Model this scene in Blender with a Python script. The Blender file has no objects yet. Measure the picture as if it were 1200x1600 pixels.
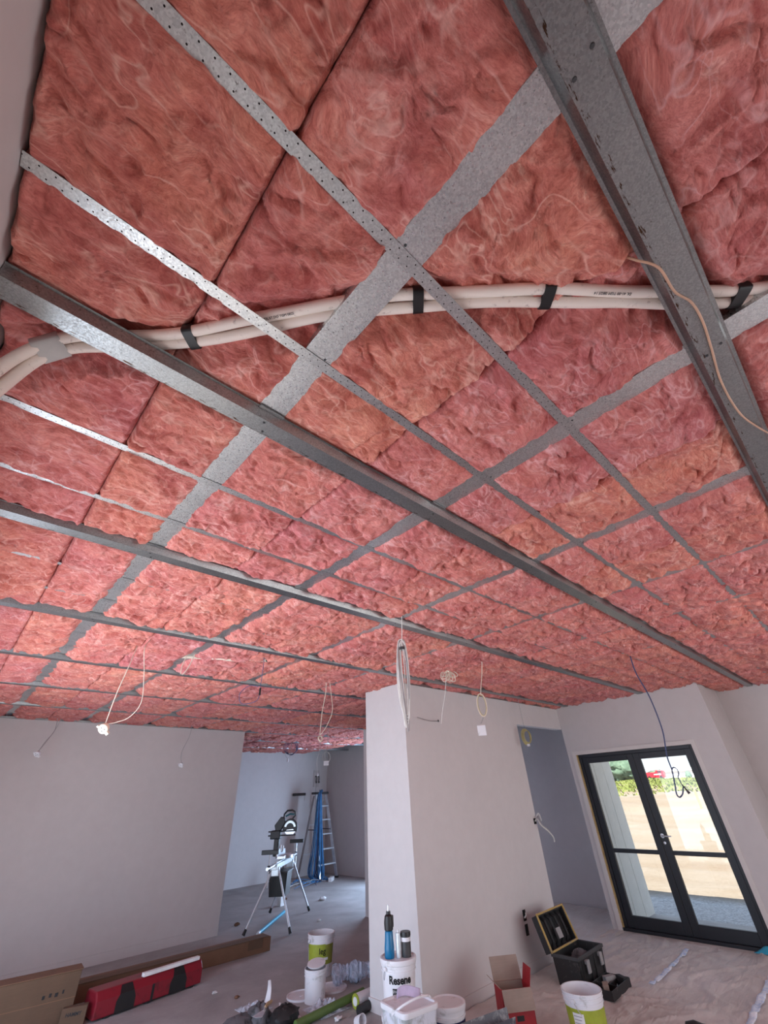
import bpy, bmesh, math, random
import numpy as np
from mathutils import Vector, Matrix
PI = math.pi
C = bpy.context.scene.collection
sc = bpy.context.scene

# ---------------------------------------------------------------- camera
cam_d = bpy.data.cameras.new('camera')
cam_d.sensor_fit = 'VERTICAL'; cam_d.sensor_height = 36.0
cam_d.lens = 631.7 / 1600 * 36.0
cam_d.clip_start = 0.05; cam_d.clip_end = 500
cam = bpy.data.objects.new('camera', cam_d); C.objects.link(cam)
CX = Vector((0.735808, -0.675885, -0.042035)); CU = Vector((-0.363045, -0.446108, 0.818038)); CF = Vector((0.571651, 0.586658, 0.573627))
cam.matrix_world = Matrix(((CX.x, CU.x, -CF.x, 0), (CX.y, CU.y, -CF.y, 0), (CX.z, CU.z, -CF.z, 1.6), (0, 0, 0, 1)))
sc.camera = cam
# ---------------------------------------------------------------- exposure
sc.view_settings.view_transform = 'Standard'; sc.view_settings.look = 'None'
sc.view_settings.exposure = 0.0; sc.view_settings.gamma = 1.0; sc.view_settings.use_curve_mapping = False
sc.cycles.use_denoising = True
sc.cycles.max_bounces = 8; sc.cycles.diffuse_bounces = 5; sc.cycles.transparent_max_bounces = 12
sc.cycles.sample_clamp_indirect = 4.0
# ---------------------------------------------------------------- sky
w = bpy.data.worlds.new('sky'); sc.world = w; w.use_nodes = True
nt = w.node_tree; nt.nodes.clear()
tc = nt.nodes.new('ShaderNodeTexCoord'); sx = nt.nodes.new('ShaderNodeSeparateXYZ'); rp = nt.nodes.new('ShaderNodeValToRGB')
bgn = nt.nodes.new('ShaderNodeBackground'); wo = nt.nodes.new('ShaderNodeOutputWorld')
nt.links.new(tc.outputs['Generated'], sx.inputs[0]); nt.links.new(sx.outputs['Z'], rp.inputs[0])
rp.color_ramp.elements[0].position = 0.0; rp.color_ramp.elements[0].color = (0.92, 0.97, 1.0, 1)
rp.color_ramp.elements[1].position = 0.6; rp.color_ramp.elements[1].color = (0.55, 0.71, 1.0, 1)
nt.links.new(rp.outputs[0], bgn.inputs[0]); bgn.inputs[1].default_value = 1.35
nt.links.new(bgn.outputs[0], wo.inputs[0])
# ---------------------------------------------------------------- sun and daylight of the unseen windows
sd = bpy.data.lights.new('sun', 'SUN'); sd.energy = 16.0; sd.angle = 0.0093; sd.color = (1.0, 0.93, 0.82)
so = bpy.data.objects.new('sun', sd); C.objects.link(so)
so.rotation_euler = Vector((math.cos(math.radians(56)), 0.10, -math.sin(math.radians(56)))).to_track_quat('-Z', 'Y').to_euler()
def area(name, loc, direction, sx_, sy_, power, color):
    l = bpy.data.lights.new(name, 'AREA'); l.shape = 'RECTANGLE'; l.size = sx_; l.size_y = sy_; l.energy = power; l.color = color
    o = bpy.data.objects.new(name, l); C.objects.link(o); o.location = loc
    o.rotation_euler = Vector(direction).to_track_quat('-Z', 'Y').to_euler()
    return o
area('daylight_left_opening', (-0.40, 3.6, 1.1), (1, 0, 0), 4.3, 2.0, 100, (0.58, 0.75, 1.0))
area('daylight_rear_window', (8.33, 8.1, 1.15), (-1, 0, 0), 1.9, 2.0, 150, (0.50, 0.70, 1.0))
area('daylight_behind', (4.2, -2.5, 1.25), (0, 1, -0.30), 5.2, 1.9, 78, (0.95, 0.95, 1.0))

# ---------------------------------------------------------------- helpers: objects
def thing(name, label, cat, loc=(0, 0, 0), rotz=0.0, group=None):
    o = bpy.data.objects.new(name, None); C.objects.link(o)
    o.empty_display_size = 0.1; o.location = loc; o.rotation_euler = (0, 0, rotz)
    o['label'] = label; o['category'] = cat
    if group: o['group'] = group
    return o
def tag(o, label, cat, group=None, kind=None):
    o['label'] = label; o['category'] = cat
    if group: o['group'] = group
    if kind: o['kind'] = kind
    return o
class MB:
    def __init__(s): s.v = []; s.f = []
    def add(s, vs, fs):
        n = len(s.v); s.v += [tuple(q) for q in vs]; s.f += [tuple(i + n for i in f) for f in fs]; return s
    def xf(s, m, start=0):
        for i in range(start, len(s.v)): s.v[i] = tuple(m @ Vector(s.v[i]))
        return s
    def box(s, x0, x1, y0, y1, z0, z1):
        return s.add([(x0, y0, z0), (x1, y0, z0), (x1, y1, z0), (x0, y1, z0), (x0, y0, z1), (x1, y0, z1), (x1, y1, z1), (x0, y1, z1)],
                     [(0, 3, 2, 1), (4, 5, 6, 7), (0, 1, 5, 4), (1, 2, 6, 5), (2, 3, 7, 6), (3, 0, 4, 7)])
    def obox(s, c, ax, ay, az, hx, hy, hz):
        c, ax, ay, az = map(Vector, (c, ax, ay, az)); vs = []
        for k in (-1, 1):
            for i, j in ((-1, -1), (1, -1), (1, 1), (-1, 1)):
                vs.append(c + ax * hx * i + ay * hy * j + az * hz * k)
        return s.add(vs, [(0, 3, 2, 1), (4, 5, 6, 7), (0, 1, 5, 4), (1, 2, 6, 5), (2, 3, 7, 6), (3, 0, 4, 7)])
    def bar(s, a, b, wd, ht, up=(0, 0, 1)):
        a, b = Vector(a), Vector(b); d = (b - a).normalized(); u = Vector(up)
        if abs(d.dot(u)) > 0.99: u = Vector((1, 0, 0))
        sd_ = d.cross(u).normalized(); u2 = sd_.cross(d).normalized()
        return s.obox((a + b) / 2, d, sd_, u2, (b - a).length / 2, wd / 2, ht / 2)
    def tube(s, pts, r, n=8, cap=True):
        pts = [Vector(p) for p in pts]; m = len(pts)
        rr = r if isinstance(r, (list, tuple)) else [r] * m
        t0 = (pts[1] - pts[0]).normalized(); u = t0.orthogonal().normalized(); base = len(s.v)
        for i, p in enumerate(pts):
            t = (pts[min(i + 1, m - 1)] - pts[max(i - 1, 0)])
            t = t.normalized() if t.length > 1e-9 else t0
            u = (u - t * u.dot(t)); u = u.normalized() if u.length > 1e-6 else t.orthogonal().normalized()
            v = t.cross(u)
            for k in range(n):
                a = 2 * PI * k / n; s.v.append(tuple(p + (u * math.cos(a) + v * math.sin(a)) * rr[i]))
        for i in range(m - 1):
            for k in range(n):
                a = base + i * n + k; b = base + i * n + (k + 1) % n
                s.f.append((a, b, b + n, a + n))
        if cap:
            s.f.append(tuple(base + k for k in reversed(range(n)))); s.f.append(tuple(base + (m - 1) * n + k for k in range(n)))
        return s
    def lathe(s, prof, n=32, c=(0, 0, 0), sy=1.0, cap=True):
        base = len(s.v); m = len(prof)
        for r, z in prof:
            for k in range(n):
                a = 2 * PI * k / n; s.v.append((c[0] + r * math.cos(a), c[1] + r * math.sin(a) * sy, c[2] + z))
        for i in range(m - 1):
            for k in range(n):
                a = base + i * n + k; b = base + i * n + (k + 1) % n; s.f.append((a, b, b + n, a + n))
        if not cap:
            for k in range(n):
                a = base + (m - 1) * n + k; b = base + (m - 1) * n + (k + 1) % n; s.f.append((a, b, base + (k + 1) % n, base + k))
            return s
        if prof[0][0] > 1e-6: s.f.append(tuple(base + k for k in reversed(range(n))))
        if prof[-1][0] > 1e-6: s.f.append(tuple(base + (m - 1) * n + k for k in range(n)))
        return s
    def prism(s, poly, a, b):
        """2-D polygon (u,v); a(u,v)->3-D near end, b(u,v)->3-D far end"""
        n = len(poly); base = len(s.v)
        s.v += [tuple(a(*p)) for p in poly] + [tuple(b(*p)) for p in poly]
        for k in range(n): s.f.append((base + k, base + (k + 1) % n, base + n + (k + 1) % n, base + n + k))
        s.f.append(tuple(base + k for k in reversed(range(n)))); s.f.append(tuple(base + n + k for k in range(n)))
        return s
    def sheet(s, fn, nu, nv):
        base = len(s.v)
        for j in range(nv + 1):
            for i in range(nu + 1): s.v.append(tuple(fn(i / nu, j / nv)))
        for j in range(nv):
            for i in range(nu):
                a = base + j * (nu + 1) + i; s.f.append((a, a + 1, a + nu + 2, a + nu + 1))
        return s
def obj(name, mb, mat, parent=None, loc=None, bevel=0, smooth=35, solid=0, subd=0):
    me = bpy.data.meshes.new(name); me.from_pydata(mb.v, [], mb.f); me.update()
    bm = bmesh.new(); bm.from_mesh(me); bmesh.ops.recalc_face_normals(bm, faces=bm.faces); bm.to_mesh(me); bm.free()
    if mat: me.materials.append(mat)
    o = bpy.data.objects.new(name, me); C.objects.link(o)
    if parent: o.parent = parent
    if loc is not None: o.location = loc
    if solid:
        m = o.modifiers.new('s', 'SOLIDIFY'); m.thickness = solid; m.offset = 0
    if bevel:
        m = o.modifiers.new('b', 'BEVEL'); m.width = bevel; m.segments = 2; m.limit_method = 'ANGLE'; m.angle_limit = math.radians(40)
    if subd:
        m = o.modifiers.new('u', 'SUBSURF'); m.levels = subd; m.render_levels = subd
    if smooth:
        me.shade_smooth(); me.set_sharp_from_angle(angle=math.radians(smooth))
    return o
def struct(name, mb, mat, bevel=0, parent=None):
    o = obj(name, mb, mat, parent, bevel=bevel, smooth=0)
    if not parent: o['kind'] = 'structure'
    return o
def curve_pts(pts, n=8):
    """Catmull-Rom through points"""
    P = [Vector(p) for p in pts]; out = []
    for i in range(len(P) - 1):
        p0 = P[max(i - 1, 0)]; p1 = P[i]; p2 = P[i + 1]; p3 = P[min(i + 2, len(P) - 1)]
        for k in range(n):
            t = k / n
            out.append(0.5 * ((2 * p1) + (-p0 + p2) * t + (2 * p0 - 5 * p1 + 4 * p2 - p3) * t * t + (-p0 + 3 * p1 - 3 * p2 + p3) * t ** 3))
    out.append(P[-1]); return out
def text_obj(name, s, size, mat, M, parent=None, off=0.0, bend=None, align='CENTER'):
    cu = bpy.data.curves.new(name, 'FONT'); cu.body = s; cu.size = size; cu.offset = off; cu.align_x = align; cu.align_y = 'CENTER'; cu.resolution_u = 4; cu.extrude = 0.0004
    t = bpy.data.objects.new(name, cu); C.objects.link(t)
    me = bpy.data.meshes.new_from_object(t); bpy.data.objects.remove(t)
    for v in me.vertices:
        c = v.co.copy(); v.co = bend(c) if bend else M @ c
    me.materials.clear(); me.materials.append(mat)
    o = bpy.data.objects.new(name, me); C.objects.link(o); o.parent = parent
    return o

# ---------------------------------------------------------------- helpers: numpy noise
_rs = np.random.RandomState(7); _perm = _rs.permutation(256); _perm = np.concatenate([_perm, _perm, _perm])
_g = _rs.normal(size=(256, 2)); _g /= np.linalg.norm(_g, axis=1)[:, None]
def nz(x, y, seed=0):
    x = np.asarray(x, float); y = np.asarray(y, float)
    xi = np.floor(x).astype(int); yi = np.floor(y).astype(int); xf = x - xi; yf = y - yi
    u = xf * xf * xf * (xf * (xf * 6 - 15) + 10); v = yf * yf * yf * (yf * (yf * 6 - 15) + 10)
    def gr(ix, iy, dx, dy):
        h = _perm[(_perm[(ix + seed * 17) & 255] + iy) & 255]; g = _g[h]; return g[..., 0] * dx + g[..., 1] * dy
    a = gr(xi, yi, xf, yf); b = gr(xi + 1, yi, xf - 1, yf); c = gr(xi, yi + 1, xf, yf - 1); d = gr(xi + 1, yi + 1, xf - 1, yf - 1)
    return (a + (b - a) * u + (c - a) * v + (a - b - c + d) * u * v) * 1.5
def fbm(x, y, o=4, seed=0):
    t = 0; a = 1.0
    for i in range(o): t = t + nz(x, y, seed + i) * a; x = x * 2.03; y = y * 2.03; a *= 0.5
    return t

# ---------------------------------------------------------------- helpers: materials
class NT:
    def __init__(s, name):
        s.m = bpy.data.materials.new(name); s.m.use_nodes = True; s.t = s.m.node_tree; s.t.nodes.clear()
        s.out = s.n('ShaderNodeOutputMaterial'); s.p = s.n('ShaderNodeBsdfPrincipled'); s.l(s.p.outputs[0], s.out.inputs[0])
        s.geo = s.n('ShaderNodeNewGeometry'); s.tc = s.n('ShaderNodeTexCoord')
    def n(s, t): return s.t.nodes.new(t)
    def l(s, a, b): s.t.links.new(a, b)
    def set(s, **k):
        for a, b in k.items():
            i = s.p.inputs[a.replace('_', ' ')]
            if hasattr(b, 'links'): s.l(b, i)
            else: i.default_value = b
        return s
    def noise(s, vec, scale, detail=4, rough=0.5, dist=0.0):
        q = s.n('ShaderNodeTexNoise'); q.inputs['Scale'].default_value = scale; q.inputs['Detail'].default_value = detail
        q.inputs['Roughness'].default_value = rough; q.inputs['Distortion'].default_value = dist; s.l(vec, q.inputs['Vector']); return q
    def mapping(s, vec, scale=(1, 1, 1), rot=(0, 0, 0), loc=(0, 0, 0)):
        q = s.n('ShaderNodeMapping'); q.inputs['Scale'].default_value = scale; q.inputs['Rotation'].default_value = rot; q.inputs['Location'].default_value = loc
        s.l(vec, q.inputs['Vector']); return q.outputs[0]
    def ramp(s, fac, stops):
        q = s.n('ShaderNodeValToRGB'); e = q.color_ramp.elements
        while len(e) < len(stops): e.new(0.5)
        for k, (p, c) in enumerate(stops): e[k].position = p; e[k].color = (*c, 1) if len(c) == 3 else c
        s.l(fac, q.inputs[0]); return q.outputs[0]
    def mix(s, fac, a, b, mode='MIX'):
        q = s.n('ShaderNodeMix'); q.data_type = 'RGBA'; q.blend_type = mode
        for v, i in ((fac, q.inputs[0]), (a, q.inputs[6]), (b, q.inputs[7])):
            if hasattr(v, 'links'): s.l(v, i)
            else: i.default_value = v if not isinstance(v, tuple) or len(v) == 4 else (*v, 1)
        return q.outputs[2]
    def math(s, op, a, b=0.0):
        q = s.n('ShaderNodeMath'); q.operation = op
        for v, i in ((a, q.inputs[0]), (b, q.inputs[1])):
            if hasattr(v, 'links'): s.l(v, i)
            else: i.default_value = v
        return q.outputs[0]
    def bump(s, h, strength=0.3, dist=0.01, prev=None):
        q = s.n('ShaderNodeBump'); q.inputs['Strength'].default_value = strength; q.inputs['Distance'].default_value = dist
        s.l(h, q.inputs['Height'])
        if prev is not None: s.l(prev, q.inputs['Normal'])
        s.l(q.outputs[0], s.p.inputs['Normal']); return q.outputs[0]
def plain(name, col, rough=0.6, metal=0.0, vary=0.08, scale=12.0, bump=0.0, spec=0.5):
    q = NT(name); n = q.noise(q.tc.outputs['Object'], scale, 5, 0.6)
    dk = tuple(c * (1 - vary * 2) for c in col); lt = tuple(min(1, c * (1 + vary)) for c in col)
    q.set(Base_Color=q.ramp(n.outputs[0], [(0.3, dk), (0.7, lt)]), Roughness=rough, Metallic=metal)
    q.p.inputs['Specular IOR Level'].default_value = spec
    if bump: q.bump(n.outputs[0], bump, 0.004)
    return q.m
M = {}
def mat_insulation():
    q = NT('pink_glass_wool'); pos = q.geo.outputs['Position']
    warp = q.noise(pos, 3.0, 2, 0.5)
    wv = q.n('ShaderNodeVectorMath'); wv.operation = 'MULTIPLY_ADD'; q.l(warp.outputs['Color'], wv.inputs[0]); wv.inputs[1].default_value = (0.30, 0.30, 0.30); q.l(pos, wv.inputs[2])
    wp = wv.outputs[0]
    lay = []
    for k, (ang, sc_) in enumerate(((0.35, 1.0), (1.25, 1.2), (2.2, 0.9), (2.9, 1.1))):
        lay.append(q.noise(q.mapping(wp, (10 * sc_, 34 * sc_, 16), rot=(0, 0, ang), loc=(k * 3.1, k, 0)), 1.7, 8, 0.68, 0.35).outputs[0])
    m1 = q.noise(pos, 5.0, 3, 0.5); m2 = q.noise(q.mapping(pos, loc=(7, 3, 1)), 4.0, 3, 0.5)
    st = [(0.44, (0, 0, 0)), (0.56, (1, 1, 1))]
    f1 = q.mix(q.ramp(m1.outputs[0], st), lay[0], lay[1]); f2 = q.mix(q.ramp(m1.outputs[0], st), lay[2], lay[3])
    f = q.mix(q.ramp(m2.outputs[0], st), f1, f2)
    mid = q.noise(wp, 8.0, 6, 0.62, 0.4); big = q.noise(pos, 2.2, 4, 0.6)
    c1 = q.ramp(f, [(0.28, (0.50, 0.125, 0.108)), (0.50, (0.66, 0.212, 0.185)), (0.72, (0.80, 0.35, 0.31))])
    wis = q.ramp(f, [(0.57, (0, 0, 0)), (0.68, (1, 1, 1))])
    c1 = q.mix(q.math('MULTIPLY', wis, 0.20), c1, (0.92, 0.60, 0.54))
    c2 = q.ramp(mid.outputs[0], [(0.30, (0.70, 0.52, 0.53)), (0.48, (0.97, 0.95, 0.95)), (0.70, (1.10, 1.22, 1.20))])
    c = q.mix(1.0, c1, c2, 'MULTIPLY')
    c = q.mix(1.0, c, q.ramp(big.outputs[0], [(0.35, (0.90, 0.84, 0.90)), (0.65, (1.05, 1.10, 1.0))]), 'MULTIPLY')
    fn_ = q.noise(q.mapping(wp, (60, 150, 80), rot=(0, 0, 0.8)), 1.3, 5, 0.7, 0.8)
    c = q.mix(1.0, c, q.ramp(fn_.outputs[0], [(0.30, (0.72, 0.62, 0.62)), (0.52, (1, 1, 1)), (0.72, (1.12, 1.25, 1.22))]), 'MULTIPLY')
    for k, (sc_, rt) in enumerate(((3.6, .2), (5.2, 1.4), (4.4, 2.4))):
        ln = q.noise(q.mapping(pos, (1, 1.9, 1), rot=(0, 0, rt), loc=(k * 5, 2, k)), sc_, 2.0, 0.5, 0.9)
        d_ = q.math('ABSOLUTE', q.math('SUBTRACT', ln.outputs[0], 0.5))
        mk = q.noise(q.mapping(pos, loc=(k * 2, 9, 4)), 6.0, 3, 0.6)
        fac = q.math('MULTIPLY', q.ramp(d_, [(0.0, (1, 1, 1)), (0.022, (0, 0, 0))]), q.ramp(mk.outputs[0], [(0.46, (0, 0, 0)), (0.62, (0.55, 0.55, 0.55))]))
        c = q.mix(fac, c, (0.90, 0.52, 0.47))
    oi = q.n('ShaderNodeObjectInfo')
    tint = q.ramp(oi.outputs['Random'], [(0.0, (0.97, 0.96, 1.04)), (0.5, (1.0, 1.0, 1.0)), (1.0, (1.02, 1.06, 0.95))])
    c = q.mix(1.0, c, tint, 'MULTIPLY')
    q.set(Base_Color=c, Roughness=0.95); q.p.inputs['Specular IOR Level'].default_value = 0.1
    q.p.inputs['Sheen Weight'].default_value = 0.12; q.p.inputs['Sheen Tint'].default_value = (1, 0.8, 0.78, 1)
    b1 = q.bump(f, 0.42, 0.010)
    b2 = q.bump(mid.outputs[0], 0.75, 0.026, b1); q.bump(fn_.outputs[0], 0.35, 0.004, b2)
    return q.m
def mat_galv(name, base=0.62, rough=0.42, rust=False, holes=False, spangle=260):
    q = NT(name); ob = q.tc.outputs['Object']
    v = q.n('ShaderNodeTexVoronoi'); v.inputs['Scale'].default_value = spangle; q.l(ob, v.inputs['Vector'])
    n = q.noise(ob, 6, 4); g = q.n('ShaderNodeSeparateColor'); q.l(v.outputs['Color'], g.inputs[0])
    c = q.ramp(g.outputs[0], [(0, (base * .80, base * .83, base * .83)), (1, (min(1, base * 1.2), min(1, base * 1.24), min(1, base * 1.22)))])
    c = q.mix(0.25, c, q.ramp(n.outputs[0], [(0.3, (base * .6, base * .62, base * .64)), (0.7, (base, base, base))]))
    sp = q.noise(ob, 110, 4, 0.6); big = q.noise(ob, 5, 3, 0.6)
    spk = q.math('MULTIPLY', q.ramp(sp.outputs[0], [(0.60, (0, 0, 0)), (0.67, (0.8, 0.8, 0.8))]), q.ramp(big.outputs[0], [(0.45, (0.1, 0.1, 0.1)), (0.62, (1, 1, 1))]))
    c = q.mix(spk, c, (0.12, 0.11, 0.10))
    if rust:
        rn = q.noise(q.mapping(ob, (9, 40, 40)), 3.0, 5, 0.65); s = q.n('ShaderNodeSeparateXYZ'); q.l(ob, s.inputs[0])
        band = q.math('MULTIPLY', q.math('GREATER_THAN', s.outputs['Y'], 0.022), q.math('LESS_THAN', s.outputs['Y'], 0.035))
        c = q.mix(q.math('MULTIPLY', band, q.ramp(rn.outputs[0], [(0.55, (0, 0, 0)), (0.61, (1, 1, 1))])), c, (0.07, 0.035, 0.02))
    met = 0.95
    if holes:
        s = q.n('ShaderNodeSeparateXYZ'); q.l(ob, s.inputs[0])
        def dots(off, yy):
            xx = q.math('SUBTRACT', q.math('FRACT', q.math('DIVIDE', q.math('ADD', s.outputs['X'], off), 0.030)), 0.5)
            dx = q.math('MULTIPLY', xx, 0.030); dy = q.math('SUBTRACT', s.outputs['Y'], yy)
            d = q.math('SQRT', q.math('ADD', q.math('MULTIPLY', dx, dx), q.math('MULTIPLY', dy, dy)))
            return q.math('LESS_THAN', d, 0.0019)
        h = q.math('MAXIMUM', dots(0, 0.009), dots(0.015, -0.009))
        c = q.mix(h, c, (0.02, 0.015, 0.015))
    q.set(Base_Color=c, Roughness=q.ramp(g.outputs[1], [(0, (rough - .08,) * 3), (1, (rough + .12,) * 3)]), Metallic=met)
    q.bump(sp.outputs[0], 0.12, 0.001)
    return q.m
def mat_wall(name, col, rough=0.75):
    q = NT(name); pos = q.geo.outputs['Position']
    a = q.noise(pos, 1.2, 4, 0.55); b = q.noise(pos, 140, 3, 0.6); c_ = q.noise(pos, 9, 5, 0.6)
    c = q.ramp(a.outputs[0], [(0.3, tuple(k * 0.95 for k in col)), (0.7, col)])
    c = q.mix(0.12, c, q.ramp(c_.outputs[0], [(0.35, tuple(k * 0.8 for k in col)), (0.65, tuple(k * 1.1 for k in col))]))
    q.set(Base_Color=c, Roughness=rough); q.bump(b.outputs[0], 0.10, 0.002); return q.m
def mat_concrete():
    q = NT('dusty_concrete'); pos = q.geo.outputs['Position']
    a = q.noise(pos, 1.5, 5, 0.6, 0.4); b = q.noise(pos, 22, 6, 0.7); sp = q.noise(pos, 60, 4, 0.6)
    c = q.ramp(a.outputs[0], [(0.3, (0.27, 0.25, 0.245)), (0.5, (0.38, 0.36, 0.355)), (0.72, (0.52, 0.50, 0.50))])
    c = q.mix(0.35, c, q.ramp(b.outputs[0], [(0.3, (0.17, 0.155, 0.15)), (0.7, (0.42, 0.40, 0.39))]))
    c = q.mix(q.ramp(sp.outputs[0], [(0.68, (0, 0, 0)), (0.72, (1, 1, 1))]), c, (0.55, 0.54, 0.54))
    q.set(Base_Color=c, Roughness=q.ramp(b.outputs[0], [(0.3, (0.45,) * 3), (0.7, (0.8,) * 3)])); q.bump(b.outputs[0], 0.3, 0.004); return q.m
def mat_cloth():
    q = NT('drop_sheet_paper'); pos = q.geo.outputs['Position']
    a = q.noise(pos, 1.4, 4, 0.55, 0.5); b = q.noise(q.mapping(pos, (1.6, 7, 3), rot=(0, 0, 0.9)), 1.5, 3, 0.5, 0.9); g = q.noise(pos, 30, 4, 0.6)
    c = q.ramp(a.outputs[0], [(0.3, (0.56, 0.51, 0.475)), (0.55, (0.66, 0.61, 0.575)), (0.75, (0.77, 0.725, 0.70))])
    c = q.mix(0.10, c, q.ramp(g.outputs[0], [(0.3, (0.40, 0.35, 0.32)), (0.7, (0.74, 0.69, 0.66))]))
    q.set(Base_Color=c, Roughness=0.7); b1 = q.bump(b.outputs[0], 0.55, 0.030); q.bump(g.outputs[0], 0.12, 0.003, b1); return q.m
def mat_glass():
    q = NT('clear_glass'); t = q.n('ShaderNodeBsdfTransparent'); t.inputs[0].default_value = (0.96, 0.98, 0.98, 1)
    g = q.n('ShaderNodeBsdfGlossy'); g.inputs['Roughness'].default_value = 0.02; m = q.n('ShaderNodeMixShader'); fr = q.n('ShaderNodeFresnel'); fr.inputs[0].default_value = 1.45
    q.l(fr.outputs[0], m.inputs[0]); q.l(t.outputs[0], m.inputs[1]); q.l(g.outputs[0], m.inputs[2]); q.l(m.outputs[0], q.out.inputs[0]); return q.m
def mat_film(name, col, alpha):
    q = NT(name); n = q.noise(q.tc.outputs['Object'], 14, 5, 0.6, 1.0)
    q.set(Base_Color=(*col, 1), Roughness=0.15, Alpha=q.ramp(n.outputs[0], [(0.35, (alpha * .4,) * 3), (0.65, (min(1, alpha * 1.5),) * 3)])); q.bump(n.outputs[0], 0.8, 0.02); return q.m
def mat_dirt():
    q = NT('dry_dirt'); pos = q.geo.outputs['Position']; s = q.n('ShaderNodeSeparateXYZ'); q.l(pos, s.inputs[0])
    a = q.noise(q.mapping(pos, (1, 0.35, 1)), 0.55, 6, 0.65, 0.6); b = q.noise(pos, 14, 6, 0.75); st = q.noise(pos, 35, 3, 0.6)
    c = q.ramp(a.outputs[0], [(0.3, (0.165, 0.105, 0.06)), (0.5, (0.21, 0.16, 0.11)), (0.7, (0.25, 0.21, 0.17))])
    c = q.mix(0.3, c, q.ramp(b.outputs[0], [(0.3, (0.11, 0.09, 0.07)), (0.7, (0.29, 0.26, 0.235))]))
    grav = q.mix(0.5, q.ramp(b.outputs[0], [(0.35, (0.20, 0.20, 0.20)), (0.65, (0.62, 0.62, 0.63))]), q.ramp(st.outputs[0], [(0.4, (0.25, 0.25, 0.25)), (0.6, (0.6, 0.6, 0.6))]))
    edge = q.math('ADD', s.outputs['X'], q.math('MULTIPLY', a.outputs[0], 1.5))
    c = q.mix(q.ramp(q.math('DIVIDE', edge, 20.0), [(0.555, (0, 0, 0)), (0.585, (1, 1, 1))]), grav, c)
    q.set(Base_Color=c, Roughness=0.95); q.bump(b.outputs[0], 0.6, 0.03); return q.m
def mat_leaf(name, a_, b_, scale=3):
    q = NT(name); n = q.noise(q.geo.outputs['Position'], scale, 6, 0.7)
    q.set(Base_Color=q.ramp(n.outputs[0], [(0.35, a_), (0.65, b_)]), Roughness=0.9); q.bump(n.outputs[0], 0.8, 0.05); return q.m
def mat_cardboard(name, col, edge=1.0):
    q = NT(name); ob = q.tc.outputs['Object']; n = q.noise(q.mapping(ob, (2, 2, 30)), 4, 5, 0.6); n2 = q.noise(ob, 5, 5, 0.6)
    c = q.ramp(n2.outputs[0], [(0.3, tuple(k * 0.78 for k in col)), (0.7, col)])
    c = q.mix(0.2, c, q.ramp(n.outputs[0], [(0.3, tuple(k * 0.7 for k in col)), (0.7, tuple(k * 1.15 for k in col))]))
    q.set(Base_Color=c, Roughness=0.85); q.bump(n.outputs[0], 0.15, 0.002); return q.m
def mat_dirty_plastic(name, col, dirt, amt=0.5, rough=0.4, scale=9, alpha=1.0):
    q = NT(name); ob = q.tc.outputs['Object']; n = q.noise(ob, scale, 7, 0.68, 0.5)
    c = q.mix(q.ramp(n.outputs[0], [(0.62 - amt * .25, (0, 0, 0)), (0.70 - amt * .1, (1, 1, 1))]), (*col, 1), (*dirt, 1))
    q.set(Base_Color=c, Roughness=rough, Alpha=alpha); q.bump(n.outputs[0], 0.15, 0.003); return q.m

M['wool'] = mat_insulation()
M['galv'] = mat_galv('galvanised_steel', 0.62, 0.34)
M['galv_rail'] = mat_galv('galvanised_rail', 0.31, 0.36, rust=True)
M['galv_dark'] = mat_galv('galvanised_strip', 0.36, 0.40)
M['strap'] = mat_galv('perforated_galvanised', 0.55, 0.36, holes=True)
M['wall'] = mat_wall('plasterboard_stopped', (0.60, 0.555, 0.545))
M['wall_pale'] = mat_wall('plasterboard_primed', (0.70, 0.665, 0.66))
M['reveal'] = mat_wall('reveal_primed_timber', (0.68, 0.63, 0.60))
M['raw_timber'] = plain('raw_timber', (0.48, 0.33, 0.14), 0.7, vary=0.15)
M['concrete'] = mat_concrete(); M['cloth'] = mat_cloth(); M['glass'] = mat_glass(); M['dirt'] = mat_dirt()
M['deck'] = plain('roof_underlay', (0.05, 0.05, 0.06), 0.8)
M['black_alu'] = plain('black_powdercoat', (0.012, 0.013, 0.018), 0.45, vary=0.05)
M['black'] = plain('black_plastic', (0.012, 0.012, 0.013), 0.45)
M['black_matt'] = plain('black_void', (0.004, 0.004, 0.004), 0.9)
M['grey_dk'] = plain('dark_grey_plastic', (0.05, 0.05, 0.052), 0.5)
M['pipe'] = mat_dirty_plastic('cream_pipe_lagging', (0.84, 0.74, 0.66), (0.55, 0.45, 0.40), 0.1, 0.6, 40)
M['tape_grey'] = plain('grey_duct_tape', (0.50, 0.48, 0.46), 0.45)
M['cream_cable'] = plain('cream_cable', (0.72, 0.62, 0.50), 0.5)
M['white_cable'] = plain('white_cable', (0.70, 0.68, 0.64), 0.5)
M['grey_cable'] = plain('grey_cable', (0.34, 0.32, 0.32), 0.5)
M['navy_cable'] = plain('navy_cable', (0.05, 0.07, 0.16), 0.5)
M['tan_cable'] = plain('tan_cable', (0.62, 0.36, 0.24), 0.5)
M['blue_cable'] = plain('blue_cable', (0.05, 0.20, 0.42), 0.5, vary=0.2)
M['olive_cable'] = plain('yellowed_cable', (0.42, 0.36, 0.15), 0.6)
M['white_plastic'] = mat_dirty_plastic('white_plastic', (0.78, 0.77, 0.80), (0.50, 0.49, 0.48), 0.18, 0.4, 11)
M['cloudy'] = mat_dirty_plastic('plaster_smeared_plastic', (0.66, 0.67, 0.74), (0.33, 0.34, 0.33), 0.75, 0.4, 14)
M['lime'] = plain('lime_label', (0.36, 0.42, 0.04), 0.5, vary=0.1)
M['olive'] = plain('olive_label', (0.30, 0.33, 0.05), 0.5, vary=0.1)
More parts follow.
